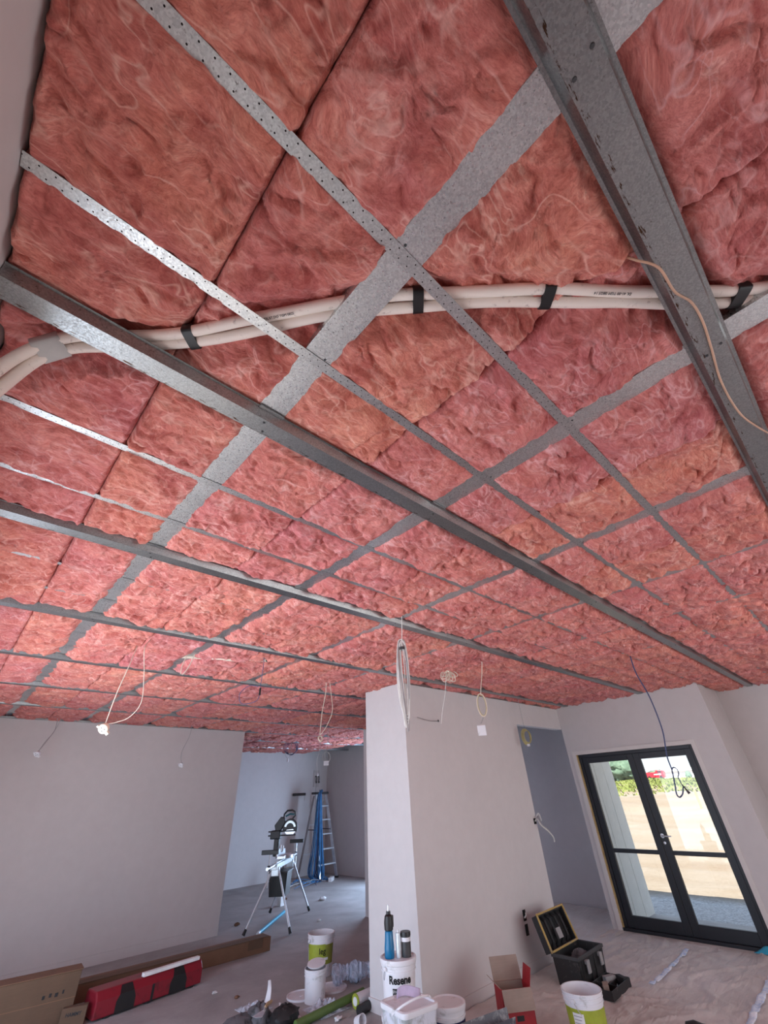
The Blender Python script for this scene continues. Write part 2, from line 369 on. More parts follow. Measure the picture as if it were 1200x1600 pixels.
M['red_plastic'] = mat_dirty_plastic('red_plastic', (0.22, 0.009, 0.02), (0.10, 0.01, 0.015), 0.25, 0.42, 8)
M['red_card'] = plain('red_printed_card', (0.34, 0.010, 0.018), 0.5)
M['card'] = mat_cardboard('brown_cardboard', (0.13, 0.075, 0.045)); M['card_dk'] = mat_cardboard('mid_brown_cardboard', (0.20, 0.105, 0.06)); M['card_grey'] = mat_cardboard('greyed_cardboard', (0.36, 0.27, 0.22))  # card_dk is a second, paler cardboard brown
M['white_paint'] = plain('white_paint', (0.82, 0.82, 0.82), 0.5)
M['ink'] = plain('black_ink', (0.012, 0.012, 0.014), 0.5); M['navy_print'] = plain('navy_print', (0.02, 0.03, 0.12), 0.5)
M['teal'] = plain('teal_plastic', (0.02, 0.17, 0.20), 0.4); M['bottle_blue'] = plain('blue_bottle_plastic', (0.005, 0.16, 0.34), 0.3)
M['alu'] = plain('aluminium', (0.70, 0.71, 0.74), 0.35, 0.7); M['alu_pale'] = plain('pale_aluminium', (0.72, 0.80, 0.84), 0.3, 0.3)
M['cyan'] = plain('cyan_pipe', (0.05, 0.42, 0.62), 0.35); M['yellow_trim'] = mat_dirty_plastic('dusty_yellow_trim', (0.50, 0.33, 0.09), (0.3, 0.25, 0.18), 0.4, 0.6, 20)
M['tool_black'] = mat_dirty_plastic('dusty_black_plastic', (0.016, 0.016, 0.017), (0.10, 0.095, 0.09), 0.10, 0.55, 16)
M['film'] = mat_film('clear_plastic_film', (0.78, 0.83, 0.92), 0.45)
M['bag'] = mat_film('blue_plastic_bag', (0.62, 0.74, 0.92), 0.6)
M['tape_blue'] = mat_dirty_plastic('printed_tape', (0.48, 0.60, 0.86), (0.88, 0.90, 0.95), 1.0, 0.5, 22)
M['grass'] = mat_leaf('grass', (0.10, 0.14, 0.02), (0.22, 0.24, 0.07), 2.5)
M['tree'] = mat_leaf('tree_foliage', (0.05, 0.09, 0.06), (0.13, 0.20, 0.14), 1.2)  # distance haze is mixed into these lighter leaf tones
M['clad'] = plain('painted_cladding', (0.86, 0.85, 0.80), 0.6, vary=0.03)
M['shed'] = plain('white_shed', (0.85, 0.85, 0.86), 0.5, vary=0.02)
M['red_paint'] = plain('red_machine', (0.65, 0.02, 0.04), 0.4)
M['cloth_rag'] = mat_dirty_plastic('dirty_cloth', (0.13, 0.125, 0.135), (0.03, 0.03, 0.03), 0.6, 0.9, 12)
M['hawk'] = mat_dirty_plastic('plaster_crusted_steel', (0.10, 0.10, 0.12), (0.36, 0.36, 0.36), 0.45, 0.5, 16)
M['green_tube'] = plain('green_tube', (0.10, 0.17, 0.04), 0.5)
M['lilac'] = plain('lilac_paper', (0.55, 0.46, 0.62), 0.7)
M['wood_handle'] = plain('tan_handle', (0.45, 0.30, 0.16), 0.6)

# ================================================================= SETTING
ZC = 2.70
X0, X1, Y0, Y1 = -0.35, 8.40, -2.60, 11.60
struct('floor', MB().box(X0 - .15, X1 + .12, Y0 - .15, Y1 + .15, -0.12, 0.0), M['concrete'])
struct('ceiling', MB().box(-0.55, 8.75, Y0 - .4, Y1 + .4, 2.97, 3.09), M['deck'])
# left outer wall with the unseen sliding-door opening
m = MB(); m.box(X0 - .12, X0, Y0, 1.2, 0, 2.97); m.box(X0 - .12, X0, 5.75, Y1, 0, 2.97); m.box(X0 - .12, X0, 1.2, 5.75, 2.12, 2.97)
struct('wall_near', m, M['wall'])
m = MB(); m.box(X0, 1.6, Y0 - .12, Y0, 0, 2.97); m.box(6.8, X1, Y0 - .12, Y0, 0, 2.97); m.box(1.6, 6.8, Y0 - .12, Y0, 2.2, 2.97); m.box(1.6, 6.8, Y0 - .12, Y0, 0, .25)
struct('wall_behind', m, M['wall_pale'])
struct('wall_left', MB().box(X0, 3.90, 8.02, 8.13, 0, ZC), M['wall'])
struct('wall_rear', MB().box(X0 - .12, X1 + .12, Y1, Y1 + .12, 0, 2.97), M['wall_pale'])
m = MB(); m.box(X1, X1 + .12, 3.62, 7.1, 0, 2.97); m.box(X1, X1 + .12, 9.1, Y1, 0, 2.97); m.box(X1, X1 + .12, 7.1, 9.1, 2.2, 2.97); m.box(X1, X1 + .12, 7.1, 9.1, 0, .12)
struct('wall_hall', m, M['wall'])
struct('wall_right', MB().box(X1, X1 + .12, Y0, 1.45, 0, 2.97), M['wall'])
# free-standing wall block in the middle, opening and lintel beside it
m = MB(); m.box(3.67, 6.03, 3.60, 4.28, 0, ZC); m.box(5.93, 6.03, 4.28, 7.0, 0, ZC)  # thin second box: unseen partition added so the hall stays dark
struct('wall_middle', m, M['wall_pale'])
struct('wall_lintel', MB().box(6.03, 7.40, 3.60, 3.70, 2.38, ZC), M['wall_pale'])
# door wall: panel left of door, above, right, and the return
DX = 7.40
m = MB()
m.box(DX, DX + .14, 3.49, 3.60, 0, ZC + .27); m.box(DX, DX + .14, 1.80, 3.49, 2.03, ZC + .27); m.box(DX, DX + .14, 1.50, 1.80, 0, ZC + .27)
m.box(DX + .14, X1, 1.45, 1.57, 0, ZC + .27); m.box(DX, DX + .14, 1.45, 1.50, 0, ZC + .27)
struct('wall_door', m, M['wall'])
struct('wall_recess', MB().box(DX + .14, X1, 3.50, 3.60, 0, 2.97), M['wall'])
# cladding outside, vertical boards with grooves, on the recess side
m = MB()
for k in range(3):
    x = DX + .16 + k * .335; m.box(x, x + .325, 3.455, 3.49, -.08, 2.96)
m.box(DX + .15, DX + 1.18, 3.492, 3.499, -.08, 2.96)
struct('trim_1', m, M['clad'])
# top tracks
struct('trim_2', MB().box(3.67, 7.38, 3.585, 3.597, 2.685, 2.712), M['galv_dark'])
struct('trim_3', MB().box(X0, 3.90, 8.00, 8.018, 2.685, 2.71), M['galv_dark'])
# low joint line of the boards near the floor
struct('baseboard_left', MB().box(X0, 3.90, 8.008, 8.02, 0, .10), M['wall'])
struct('baseboard_middle', MB().box(3.655, 6.035, 3.590, 3.60, 0, .085), M['wall_pale'])
struct('baseboard_block', MB().box(3.655, 3.67, 3.59, 4.285, 0, .085), M['wall_pale'])
# timber reveal around the door opening
m = MB(); m.box(DX - .012, DX + .08, 3.47, 3.525, 0, 2.05); m.box(DX - .012, DX + .08, 1.765, 1.82, 0, 2.05); m.box(DX - .0125, DX + .08, 1.82, 3.47, 2.0, 2.05)
struct('trim_4', m, M['reveal'])
struct('trim_5', MB().box(DX + .01, DX + .05, 3.452, 3.47, 0, 2.0), M['raw_timber'])
# rear window frame of the unseen window is outside the view
# ground
def terr(x, y):
    x = np.asarray(x, float); t = np.clip((x - 13) / 18, 0, 1); z = -.12 + 1.15 * t * t * (3 - 2 * t)
    t2 = np.clip((x - 30) / 10, 0, 1); z = z + .62 * t2
    return z + 0.10 * np.clip((x - 11) / 4, 0, 1) * fbm(x * .45, y * .3, 4, 3) + 0.012 * fbm(x * 3, y * 3, 2, 5)
xs = np.concatenate([np.linspace(X1 - .9, 14, 60), np.linspace(14.3, 44, 90), np.linspace(46, 150, 20)]); ys = np.concatenate([np.linspace(-60, -6, 14), np.linspace(-5, 18, 110), np.linspace(20, 90, 16)])
gx, gy = np.meshgrid(xs, ys); gz = terr(gx, gy)
gz[:, 0:1] = -.12
m = MB(); nx_ = len(xs)
m.v = [tuple(q) for q in np.stack([gx.ravel(), gy.ravel(), gz.ravel()], 1)]
m.f = [(j * nx_ + i, j * nx_ + i + 1, (j + 1) * nx_ + i + 1, (j + 1) * nx_ + i) for j in range(len(ys) - 1) for i in range(nx_ - 1)]
g = obj('ground', m, M['dirt'], smooth=180); g['kind'] = 'structure'
struct('terrain_near', MB().box(-60, X0 - .16, -60, 90, -.2, -.13), M['dirt'])  # unseen ground beyond the left wall, added for light bounce

# ================================================================= CEILING FRAME
RAIL_Y = [-0.181 + 1.2 * i - (0.01 if i > 0 else 0) for i in range(0, 10)]     # -.20, .99, 2.19 ...
JOIST_X = [0.40 + 0.90 * i for i in range(0, 9)]
ORD = ['first', 'second', 'third', 'fourth', 'fifth', 'sixth', 'seventh', 'eighth', 'ninth', 'tenth', 'eleventh', 'twelfth']
def rail_end(y):
    if y < 1.4: return X1
    if y < 3.55: return 8.40 if y > 3.49 else 7.39
    return 8.39
def make_rail(i, y):
    xa, xb = X0 + .002, rail_end(y) - .004
    if y > 8.2: xa = 2.2
    L = xb - xa
    lab = ['wide galvanised ceiling rail overhead at top right, nearest the camera, with rust marks',
           'long galvanised ceiling rail crossing the whole picture below the cream pipes',
           'galvanised ceiling rail next farther back after the long diagonal rail under the pipes'][i] if i < 3 else \
          'galvanised ceiling rail, %s one back counting from the rail overhead' % ORD[i]
    t = thing('ceiling_rail', lab, 'ceiling rail', (xa, y, ZC), 0, 'galvanised ceiling rails')
    w_, f_, h_ = .035, .047, .034
    outer = [(-f_ - .008, h_), (-f_, h_), (-w_, 0.0), (w_, 0.0), (f_, h_), (f_ + .008, h_)]
    inner = [(a * .985, b + .0016) for a, b in reversed(outer)]
    inner[0] = (f_ + .008, h_ + .0016); inner[-1] = (-f_ - .008, h_ + .0016)
    poly = outer + inner
    ch = obj('channel', MB().prism(poly, lambda u, v: (0, u, v), lambda u, v: (L, u, v)), M['galv_rail'], t, smooth=0)
    # screws and clips where the rail crosses the joists
    for jx in JOIST_X:
        if xa < jx < xb and i < 4:
            for yy in (-.022, .02): obj('screw', MB().lathe([(0.0, -.0028), (.0035, -.0028), (.0048, 0.0)], 10, (jx - xa + yy * .4, yy, 0)), M['grey_dk'], t)
    for jx in JOIST_X:
        if xa < jx < xb and (jx < 5 or i < 3) and i > 0:
            for ya_, yb_ in ((-f_ - .014, -f_ + .004), (f_ - .004, f_ + .014)): obj('clip', MB().box(jx - xa - .047, jx - xa + .047, ya_, yb_, h_ - .004, h_ + .002), M['galv_dark'], t)
    return t
for i, y in enumerate(RAIL_Y): make_rail(i, y)
# joists (the wide flat flanges running across above the rails)
for i, x in enumerate(JOIST_X):
    ya = Y0 + .003; yb = 8.10 if i < 2 else (Y1 - .003)
    if i >= 4: yb = min(yb, 9.9 + (i - 4) * .55)
    if x > 3.7: lab = 'flat steel ceiling joist, %s from the near left wall, over middle wall block' % ORD[i]
    else: lab = ['wide bright steel joist running diagonally across the picture, nearest the left wall', 'wide flat steel ceiling joist, second from the near left wall',
                 'wide flat steel ceiling joist, third from the near left wall', 'wide flat steel ceiling joist, fourth from the near left wall'][i]
    t = thing('ceiling_joist', lab, 'joist', (x, ya, 2.738), 0, 'wide steel ceiling joists')
    L = yb - ya; hw = .047
    m = MB().box(-hw, hw, 0, L, 0, .0016).box(-.0475, -.046, 0, L, .0016, .17)
    m.box(hw - .0015, hw, 0, L, .0016, .016)
    obj('channel', m, M['galv'], t, smooth=0)
    s = MB()
    for k in range(int(L / .4)):
        yy = .06 + k * .4
        if yy < L: s.lathe([(0.0, -.002), (.003, -.002), (.0042, 0.0)], 8, (.02 * (-1) ** k, yy, 0))
    obj('screw_row', s, M['grey_dk'], t, smooth=0)['kind'] = 'stuff'
# perforated straps
STRAP_Y = []
for i, y in enumerate(RAIL_Y[:8]):
    for k, d in enumerate((.467, .867)):
        STRAP_Y.append(y + d)
STRAP_Y = [-1.13, -.73] + STRAP_Y
for k, y in enumerate(STRAP_Y):
    if 8.0 < y: continue
    if y > 3.6: xe = 3.6 + (y - 4.2) * .85 + 1.2
    else: xe = 7.38 if y > 1.4 else 8.38
    n = k - 2
    lab = {0: 'thin perforated steel strap crossing the wide bright joist, nearest the overhead rail', 1: 'thin perforated steel strap just before the long diagonal rail, from the white wall corner'}.get(
        n, 'thin perforated steel strap, %s one beyond the overhead rail' % (ORD[n] if 0 <= n < 12 else 'thirteenth' if n == 12 else 'farthest' if n > 12 else ''))
    if n < 0: lab = 'thin perforated steel strap right of the overhead rail, %s' % ('farther out' if n == -2 else 'nearer it')
    o = obj('perforated_strap', MB().box(0, xe - X0 - .004, -.0175, .0175, 0, .0012), M['strap'], None, (X0 + .002, y, 2.7352), smooth=0)
    tag(o, lab, 'strap', 'perforated steel straps')

# ================================================================= INSULATION
PIPE = [(-0.30, 1.30, 2.30), (-0.295, 1.25, 2.45), (-0.285, 1.23, 2.58), (-0.25, 1.19, 2.70), (-0.18, 1.125, 2.757), (-0.06, 1.02, 2.768), (0.08, 0.88, 2.768), (0.21, 0.71, 2.768), (0.33, 0.555, 2.768),
        (0.48, 0.385, 2.768), (0.63, 0.235, 2.768), (0.79, 0.09, 2.768), (0.93, -0.03, 2.768), (1.06, -0.14, 2.768), (1.22, -0.29, 2.768), (1.36, -0.47, 2.768), (1.55, -0.80, 2.768)]
pp = np.array([tuple(q) for q in curve_pts(PIPE, 6)])
def pipe_d(x, y):
    d = np.full(x.shape, 9.0)
    for q in pp[::2]: d = np.minimum(d, np.hypot(x - q[0], y - q[1]))
    return d
def batt(xa, xb, ya, yb, res, seed, label):
    nx, ny = max(6, int((xb - xa) / res)), max(8, int((yb - ya) / res))
    u = np.linspace(0, 1, nx + 1); v = np.linspace(0, 1, ny + 1)
    x, y = np.meshgrid(xa + (xb - xa) * u, ya + (yb - ya) * v)
    # ragged cut edges
    ex = np.minimum(x - xa, xb - x); ey = np.minimum(y - ya, yb - y)
    wx = x + .07 * fbm(x * 5, y * 5, 3, seed % 5 + 1); wy = y + .07 * fbm(x * 5 + 9, y * 5, 3, seed % 5 + 2)
    lump = fbm(wx * 5.0, wy * 8.0, 3, 11)
    r1 = 1 - np.abs(nz(wx * 9, wy * 15, 21)) * 2.2
    r2 = 1 - np.abs(nz(wx * 22, wy * 34, 22)) * 2.2
    r3 = 1 - np.abs(nz(wx * 55, wy * 60, 23)) * 2.2
    far = np.clip((np.hypot(x, y) - 1.4) / 3.0, 0, 1); fs = np.clip((y + .12 * x - 2.2) / 2.5, 0, 1)
    pit = np.clip(fbm(wx * 11, wy * 13, 3, 27) - .45, 0, 1)
    fold = 1 - np.abs(fbm(wx * 3.2, wy * 7.5, 2, 28)) * 3.0
    A_ = .72 + .55 * far
    b = .005 + .009 * far + A_ * (.042 * np.abs(nz(wx * 3.8, wy * 9.5, 11)) + .027 * np.abs(nz(wx * 8 + 3, wy * 17, 12)) + .012 * np.abs(nz(wx * 22, wy * 28, 13)) + .0045 * np.abs(nz(wx * 50, wy * 52, 14)))
    b = b + .004 * r1 + .003 * r2 + .010 * lump - (.022 + .015 * far) * pit
    b = np.minimum(b, .058)
    b = np.maximum(b, -.01)
    # squeezed up by the joist flanges, straps and rails, with a torn outline
    rag = (.006 + .009 * far) * fbm(x * 14, y * 14, 5, 31) + (.004 + .016 * far) * fbm(x * 4, y * 4, 3, 33) + .006 * far
    k = np.ones_like(x)
    for jx in JOIST_X: k = np.minimum(k, np.clip((np.abs(x - jx) - .044 + rag * 1.1) / (.035 + .035 * far), 0, 1))
    for sy in STRAP_Y: k = np.minimum(k, np.clip((np.abs(y - sy) - .014 + rag * 1.0 * far + .003 * far) / (.04 + .04 * far), 0, 1) * (1 - .55 * fs * np.clip(.5 + 1.5 * fbm(x * 3, y * 3, 2, 61), 0, 1)) + .55 * fs * np.clip(.5 + 1.5 * fbm(x * 3, y * 3, 2, 61), 0, 1))
    for ry in RAIL_Y: k = np.minimum(k, np.clip((np.abs(y - ry) - .062 + rag * .5) / .04, 0, 1))
    kk = np.sqrt(k)
    z = 2.7425 - b * kk
    cut = np.clip(1 - (ex + rag * .5) / .012, 0, 1); z = z + cut * .03 * (k > .02)
    if xa < 1.8 and ya < 1.6:
        d = pipe_d(x, y); z = z + np.clip(1 - (d - .045) / .05, 0, 1) * .06
    x2 = x + np.where(ex > .02, .006 * nz(x * 30, y * 30, 41), 0); y2 = y + np.where(ey > .02, .006 * nz(x * 30 + 5, y * 30, 42), 0)
    cx, cy = (xa + xb) / 2, (ya + yb) / 2
    P3 = np.stack([x2 - cx, y2 - cy, z - 2.75], -1).reshape(-1, 3)
    n1 = nx + 1; tot = len(P3)
    idx = (np.arange(ny)[:, None] * n1 + np.arange(nx)[None, :])
    quads = np.stack([idx, idx + n1, idx + n1 + 1, idx + 1], -1).reshape(-1, 4)
    ring = np.concatenate([np.arange(0, nx), np.arange(nx, ny * n1 + nx, n1), np.arange(ny * n1 + nx, ny * n1, -1), np.arange(ny * n1, 0, -n1)])
    top = P3[ring].copy(); top[:, 2] = .12; V = np.concatenate([P3, top]); R = len(ring)
    rn = np.roll(np.arange(R), -1)
    side = np.stack([ring, ring[rn], tot + rn, tot + np.arange(R)], -1)
    me = bpy.data.meshes.new('insulation_batt'); nq = len(quads) + len(side)
    me.vertices.add(len(V)); me.vertices.foreach_set('co', V.astype(np.float32).ravel())
    loops = np.concatenate([quads.ravel(), side.ravel(), tot + np.arange(R)]).astype(np.int32)
    me.loops.add(len(loops)); me.loops.foreach_set('vertex_index', loops)
    starts = np.concatenate([np.arange(nq) * 4, [nq * 4]]).astype(np.int32)
    me.polygons.add(nq + 1); me.polygons.foreach_set('loop_start', starts)
    me.update(calc_edges=True); me.validate(); me.shade_smooth()
    me.materials.append(M['wool'])
    o = bpy.data.objects.new('insulation_batt', me); C.objects.link(o); o.location = (cx, cy, 2.75)
    tag(o, label, 'insulation', 'pink insulation batts')
    return o
edges = [X0 + .004, 0.062] + [q for jx in JOIST_X for q in (jx, jx + .44)]
edges = [e for e in edges if e < 8.3] + [8.39]
rows = [Y0 + .01, -1.40] + RAIL_Y + [Y1 - .01]
def row_name(j):
    if j == 0: return 'at the window behind the camera'
    if j == 1: return 'right of the rail overhead'
    if j == len(rows) - 2: return 'against the rear room wall'
    return 'between the %s and %s rails' % (ORD[j - 2], ORD[j - 1])
n_batt = 0
for j in range(len(rows) - 1):
    ya, yb = rows[j], rows[j + 1]
    for i in range(len(edges) - 1):
        xa, xb = edges[i], edges[i + 1]
        ym = (ya + yb) / 2
        if j == 0 and (xa > 4.9 or xb < -9): continue
        if ym > 4.3 and xa > 4.6 + (ym - 4.2) * .85: continue
        if ym > 8.2 and xb < 3.2 + (ya - 8.2) * .5: continue
        if xa > DX - .1 and ym > 1.6 and ym < 3.6: continue
        xe = xb
        if xa < DX < xb and 1.4 < ym < 4.3: xe = DX - .006
        if xa > DX - .1 and ym > 3.6: continue
        ye = yb
        if xa > 6.1 and ym > 3.6 and ym < 4.5: ye = 4.4
        dist = max(0.0, math.hypot(max(xa, 0), max(ya, 0) if ya > 0 else min(0, yb)))
        res = .0060 if dist < 1.25 else (.0082 if dist < 2.5 else (.011 if dist < 4.5 else .017))
        if j == 0: res = .02
        bay = i // 2
        side_ = 'near' if i % 2 == 0 else 'far'
        where = 'left-wall bay' if bay == 0 else '%s joist bay' % ORD[bay]
        lab = 'pink insulation batt %s, %s half of the %s' % (row_name(j), side_, where)
        batt(xa + .001, xe - .001, ya + .001, yb - .001, res, i + 3 * j, lab); n_batt += 1
batt(DX + .002, X1 - .004, 0.99, 1.44, .022, 5, 'pink insulation batt filling the far right corner beyond the door wall')
print('batts', n_batt)

# ================================================================= PIPES OVERHEAD
t = thing('lagged_pipe_pair', 'pair of cream lagged pipes snaking through the ceiling above the rails', 'pipe', (0.63, 0.235, 2.768))
base = Vector((0.63, 0.235, 2.768)); cp = curve_pts(PIPE, 8)
for sgn in (-1, 1):
    pts = []
    for i, p in enumerate(cp):
        d = (cp[min(i + 1, len(cp) - 1)] - cp[max(i - 1, 0)]); s_ = Vector((-d.y, d.x, 0)); s_ = s_.normalized() if s_.length > .02 else Vector((.7, .7, 0))
        wob = .0025 * math.sin(i * .35 + sgn)
        pts.append(p + s_ * (sgn * .0172 + wob) - base + Vector((0, 0, .002 * math.sin(i * .22))))
    obj('pipe', MB().tube(pts, .0165, 14), M['pipe'], t)
def band(name, u, ln, mat, r=.0355):
    i = int(u * (len(cp) - 1)); p = cp[i]; d = (cp[i + 1] - cp[i - 1]).normalized(); s_ = Vector((-d.y, d.x, 0)).normalized(); up = d.cross(s_).normalized()
    m = MB(); n = 20; prof = []
    for k in range(n):
        a = 2 * PI * k / n; ca, sa = math.cos(a), math.sin(a)
        prof.append((.0355 * (abs(ca) ** .55) * (1 if ca > 0 else -1), .0195 * (abs(sa) ** .35) * (1 if sa > 0 else -1)))
    c = p - base
    m.prism(prof, lambda a, b: c - d * ln / 2 + s_ * a + up * b, lambda a, b: c + d * ln / 2 + s_ * a + up * b)
    obj(name, m, mat, t, smooth=60)
def u_at(x):
    b_ = min(range(len(cp)), key=lambda k: abs(cp[k].x - x) if k > 24 else 9); return b_ / (len(cp) - 1)
band('tape_band', u_at(0.088), .030, M['black']); band('tape_band', u_at(0.515), .030, M['black']); band('tape_band', u_at(0.79), .032, M['black']); band('tape_band', u_at(1.22), .036, M['black'])
band('tape_sleeve', 3.55 * 8 / (len(cp) - 1), .075, M['tape_grey'])
def pipe_text(s, x, size, flip):
    i = int(u_at(x) * (len(cp) - 1)); p = cp[i]; d = (cp[i + 2] - cp[i - 2]).normalized() * (-1 if flip else 1)
    up = Vector((-d.y, d.x, 0)).normalized() * -1; nrm = Vector((0, 0, -1))
    sidev = Vector((-d.y, d.x, 0)).normalized()
    org = p - base + Vector((0, 0, -.0168)) + sidev * (.017 if flip else -.017)
    Mx = Matrix(((d.x, up.x, 0, org.x), (d.y, up.y, 0, org.y), (0, 0, -1, org.z), (0, 0, 0, 1)))
    text_obj('print', s, size, M['grey_dk'], Mx, t)
pipe_text('DL 41-00 TGM 08/25 14', .93, .011, True); pipe_text('PRIME', .44, .010, False); pipe_text('DL ST.DO TGM 0825', .26, .010, False)

# tan wire slung under the overhead rail
wp_ = [(0.83, -0.10, 2.742), (0.845, -0.118, 2.712), (0.90, -.15, 2.697), (1.0, -0.158, 2.696), (1.07, -0.18, 2.696), (1.16, -0.185, 2.695), (1.28, -0.178, 2.695), (1.46, -0.165, 2.694), (1.66, -0.172, 2.692), (1.80, -0.20, 2.69), (1.95, -0.25, 2.68), (2.2, -.34, 2.70), (2.5, -.4, 2.735)]
tag(obj('electrical_wire', MB().tube(curve_pts(wp_, 8), .0032, 8), M['tan_cable']), 'thin tan wire draped along the underside of the overhead rail at right', 'wire')

# ================================================================= HANGING CABLES
def wire(name, pts, r, mat, parent, n=6, seg=8): return obj(name, MB().tube(curve_pts(pts, seg), r, n), mat, parent)
def downlight(name, label, x, y, z, tops, mat, s=1.0, cord=None, tilt=0.5):
    t = thing(name, label, 'socket', (x, y, z), 0)
    for k, tp in enumerate(tops):
        p = [Vector(q) - Vector((x, y, z)) for q in tp] + [Vector((0, 0, .03 * s))]
        wire('wire', p, .0028 if k else .0035, cord or M['cream_cable'], t)
    a = Vector((-.55, -.6, -.55)).normalized(); u = a.orthogonal().normalized(); v = a.cross(u)
    R_ = Matrix((u, v, a)).transposed().to_4x4()
    obj('body', MB().lathe([(.0, -.03 * s), (.02 * s, -.03 * s), (.032 * s, -.02 * s), (.038 * s, .0), (.038 * s, .012 * s), (.034 * s, .016 * s), (0, .016 * s)], 20).xf(R_), mat, t)
    m = MB()
    for dx, dy in ((.012, .008), (-.012, .008), (0, -.014)): m.lathe([(0, .016 * s), (.0045 * s, .0165 * s), (.0045 * s, .0175 * s), (0, .0176 * s)], 8, (dx * s, dy * s, .0005))
    m.xf(R_); obj('pin_holes', m, M['grey_dk'], t)
    obj('terminal', MB().box(-.012 * s, .012 * s, .03 * s, .055 * s, -.01 * s, .008 * s).box(.02 * s, .036 * s, -.045 * s, -.03 * s, -.01, .006 * s).xf(R_), mat, t)
    return t
downlight('ceiling_socket', 'cream round ceiling socket on two long looping wires, nearest the big left wall', .80, 4.04, 2.115,
          [[(0.84, 3.955, 2.755), (0.80, 3.84, 2.55), (.785, 3.90, 2.35)], [(0.89, 3.75, 2.755), (0.80, 3.52, 2.6), (.88, 3.66, 2.45), (0.95, 3.80, 2.28), (.93, 3.93, 2.19), (.86, 4.0, 2.155)]], plain('cream_plastic', (0.82, 0.74, 0.60), 0.4))
downlight('ceiling_socket', 'small white socket hanging before the big left wall, far left', .84, 7.63, 2.24, [[(0.93, 7.86, 2.755), (0.96, 7.85, 2.55), (0.88, 7.68, 2.38)], [(0.97, 7.80, 2.755), (0.97, 7.82, 2.6), (0.90, 7.70, 2.40)]], M['white_plastic'], .95, M['grey_cable'])
downlight('ceiling_socket', 'small translucent socket hanging before the middle of the big left wall', 2.73, 7.67, 2.13, [[(2.78, 7.70, 2.755), (2.79, 7.71, 2.55), (2.70, 7.66, 2.3)]], M['white_plastic'], .85, M['grey_cable'])
# two wires with ring in front of the gap, plus the loop and plastic bits below
t = thing('hanging_cable', 'pair of cream wires with a white ring fitting hanging left of the middle wall', 'cable', (3.25, 4.65, 2.2))
B0 = Vector((3.25, 4.65, 2.2))
wire('wire', [Vector(q) - B0 for q in [(2.78, 3.93, 2.755), (2.95, 4.15, 2.62), (3.10, 4.42, 2.45), (3.22, 4.62, 2.24)]], .004, M['cream_cable'], t)
wire('wire', [Vector(q) - B0 for q in [(2.84, 3.95, 2.755), (3.05, 4.18, 2.6), (3.22, 4.38, 2.46), (3.28, 4.58, 2.32), (3.25, 4.65, 2.24)]], .0035, M['cream_cable'], t)
ring = [(.028 * math.cos(a), .01 * math.sin(a), .028 * math.sin(a)) for a in np.linspace(0, 2 * PI, 24)]
obj('ring', MB().tube(ring, .008, 8), M['cream_cable'], t)
def hang_plug(label, x, y, z, zt, mat, r=.003, w_=.03, wmat=None, curl=0.02, square=False):
    t = thing('hanging_cable', label, 'cable', (x, y, z))
    wire('wire', [(.01, 0, zt - z), (.005 + curl, 0, (zt - z) * .6), (-curl, curl, (zt - z) * .3), (0, 0, .02)], r, wmat or M['white_cable'], t)
    if square: obj('plug', MB().obox((0, 0, 0), (.8, -.6, 0), (.6, .8, 0), (0, 0, 1), w_, w_ * .4, w_ * .8), mat, t, bevel=.004)
    else: obj('plug', MB().lathe([(0, -w_), (w_ * .5, -w_), (w_ * .6, 0), (w_ * .3, w_), (0, w_)], 14), mat, t)
    return t
hang_plug('thin wire with a small white plug hanging above the stepladder, lowest of them', 5.6, 8.05, 2.00, 2.755, M['white_plastic'], .003, .028)
t = hang_plug('wire with a looped end and white connector block hanging right of the stepladder', 5.15, 7.15, 2.13, 2.755, M['white_plastic'], .003, .045, square=True)
obj('loop', MB().tube([(.075 * math.cos(a) * .75, -.075 * math.cos(a) * .6, .09 + .085 * math.sin(a)) for a in np.linspace(0, 2 * PI, 30)], .0035, 6), M['white_cable'], t)
t = hang_plug('short dark wire with a round grey fitting, hanging under the navy cable coil', 5.55, 9.15, 2.33, 2.755, M['white_plastic'], .003, .035, M['grey_cable'], .05)
t = thing('cable_coil', 'loose navy cable coil hung from the ceiling before the rear wall', 'cable', (5.75, 9.35, 2.55))
for k in range(5):
    rr = .11 + .012 * k; obj('loop', MB().tube([((rr * math.cos(a) * (.9 + .05 * k)) * .72, -(rr * math.cos(a)) * .68 + .01 * k, .02 + (.125 + .006 * k) * math.sin(a) + .01 * k) for a in np.linspace(-PI * .1 * k, 2 * PI - .5, 36)], .0045, 6), M['navy_cable'], t)
obj('tail', MB().tube(curve_pts([(0, 0, .205), (-.02, 0, .1), (-.02, .02, -.14)], 6), .005, 6), M['grey_cable'], t)
# bundles in front of the middle wall
t = thing('cable_bundle', 'long looped bundle of grey cable hanging at the corner of the middle wall', 'cable', (2.19, 2.13, 2.33))
obj('lead', MB().tube([(-.03, -.05, .40), (-.01, -.02, .28), (0, 0, .17)], .003, 6), M['white_cable'], t)
rnd = random.Random(3)
for k in range(9):
    wd = .012 + .009 * rnd.random() + .002 * k; tp = .20 + .03 * rnd.random(); bt = -.30 - .10 * rnd.random() + .02 * (k % 3); ph = rnd.random() * PI
    cxk = (rnd.random() - .5) * .022
    pts = []
    for q in range(28):
        a = 2 * PI * q / 27; zz = (tp + bt) / 2 + (tp - bt) / 2 * math.sin(a); sq = math.copysign(abs(math.cos(a)) ** .6, math.cos(a))
        pts.append((cxk + sq * wd * .74 + .004 * math.sin(3 * a + ph), -cxk - sq * wd * .68 + .006 * math.cos(2 * a + ph), zz))
    obj('loop', MB().tube(pts, .0042, 6), M['white_cable'] if k % 3 else M['grey_cable'], t)
obj('tie', MB().lathe([(.018, -.01), (.021, -.01), (.021, .01), (.018, .01)], 14, (0, 0, .16), cap=False), M['grey_dk'], t)
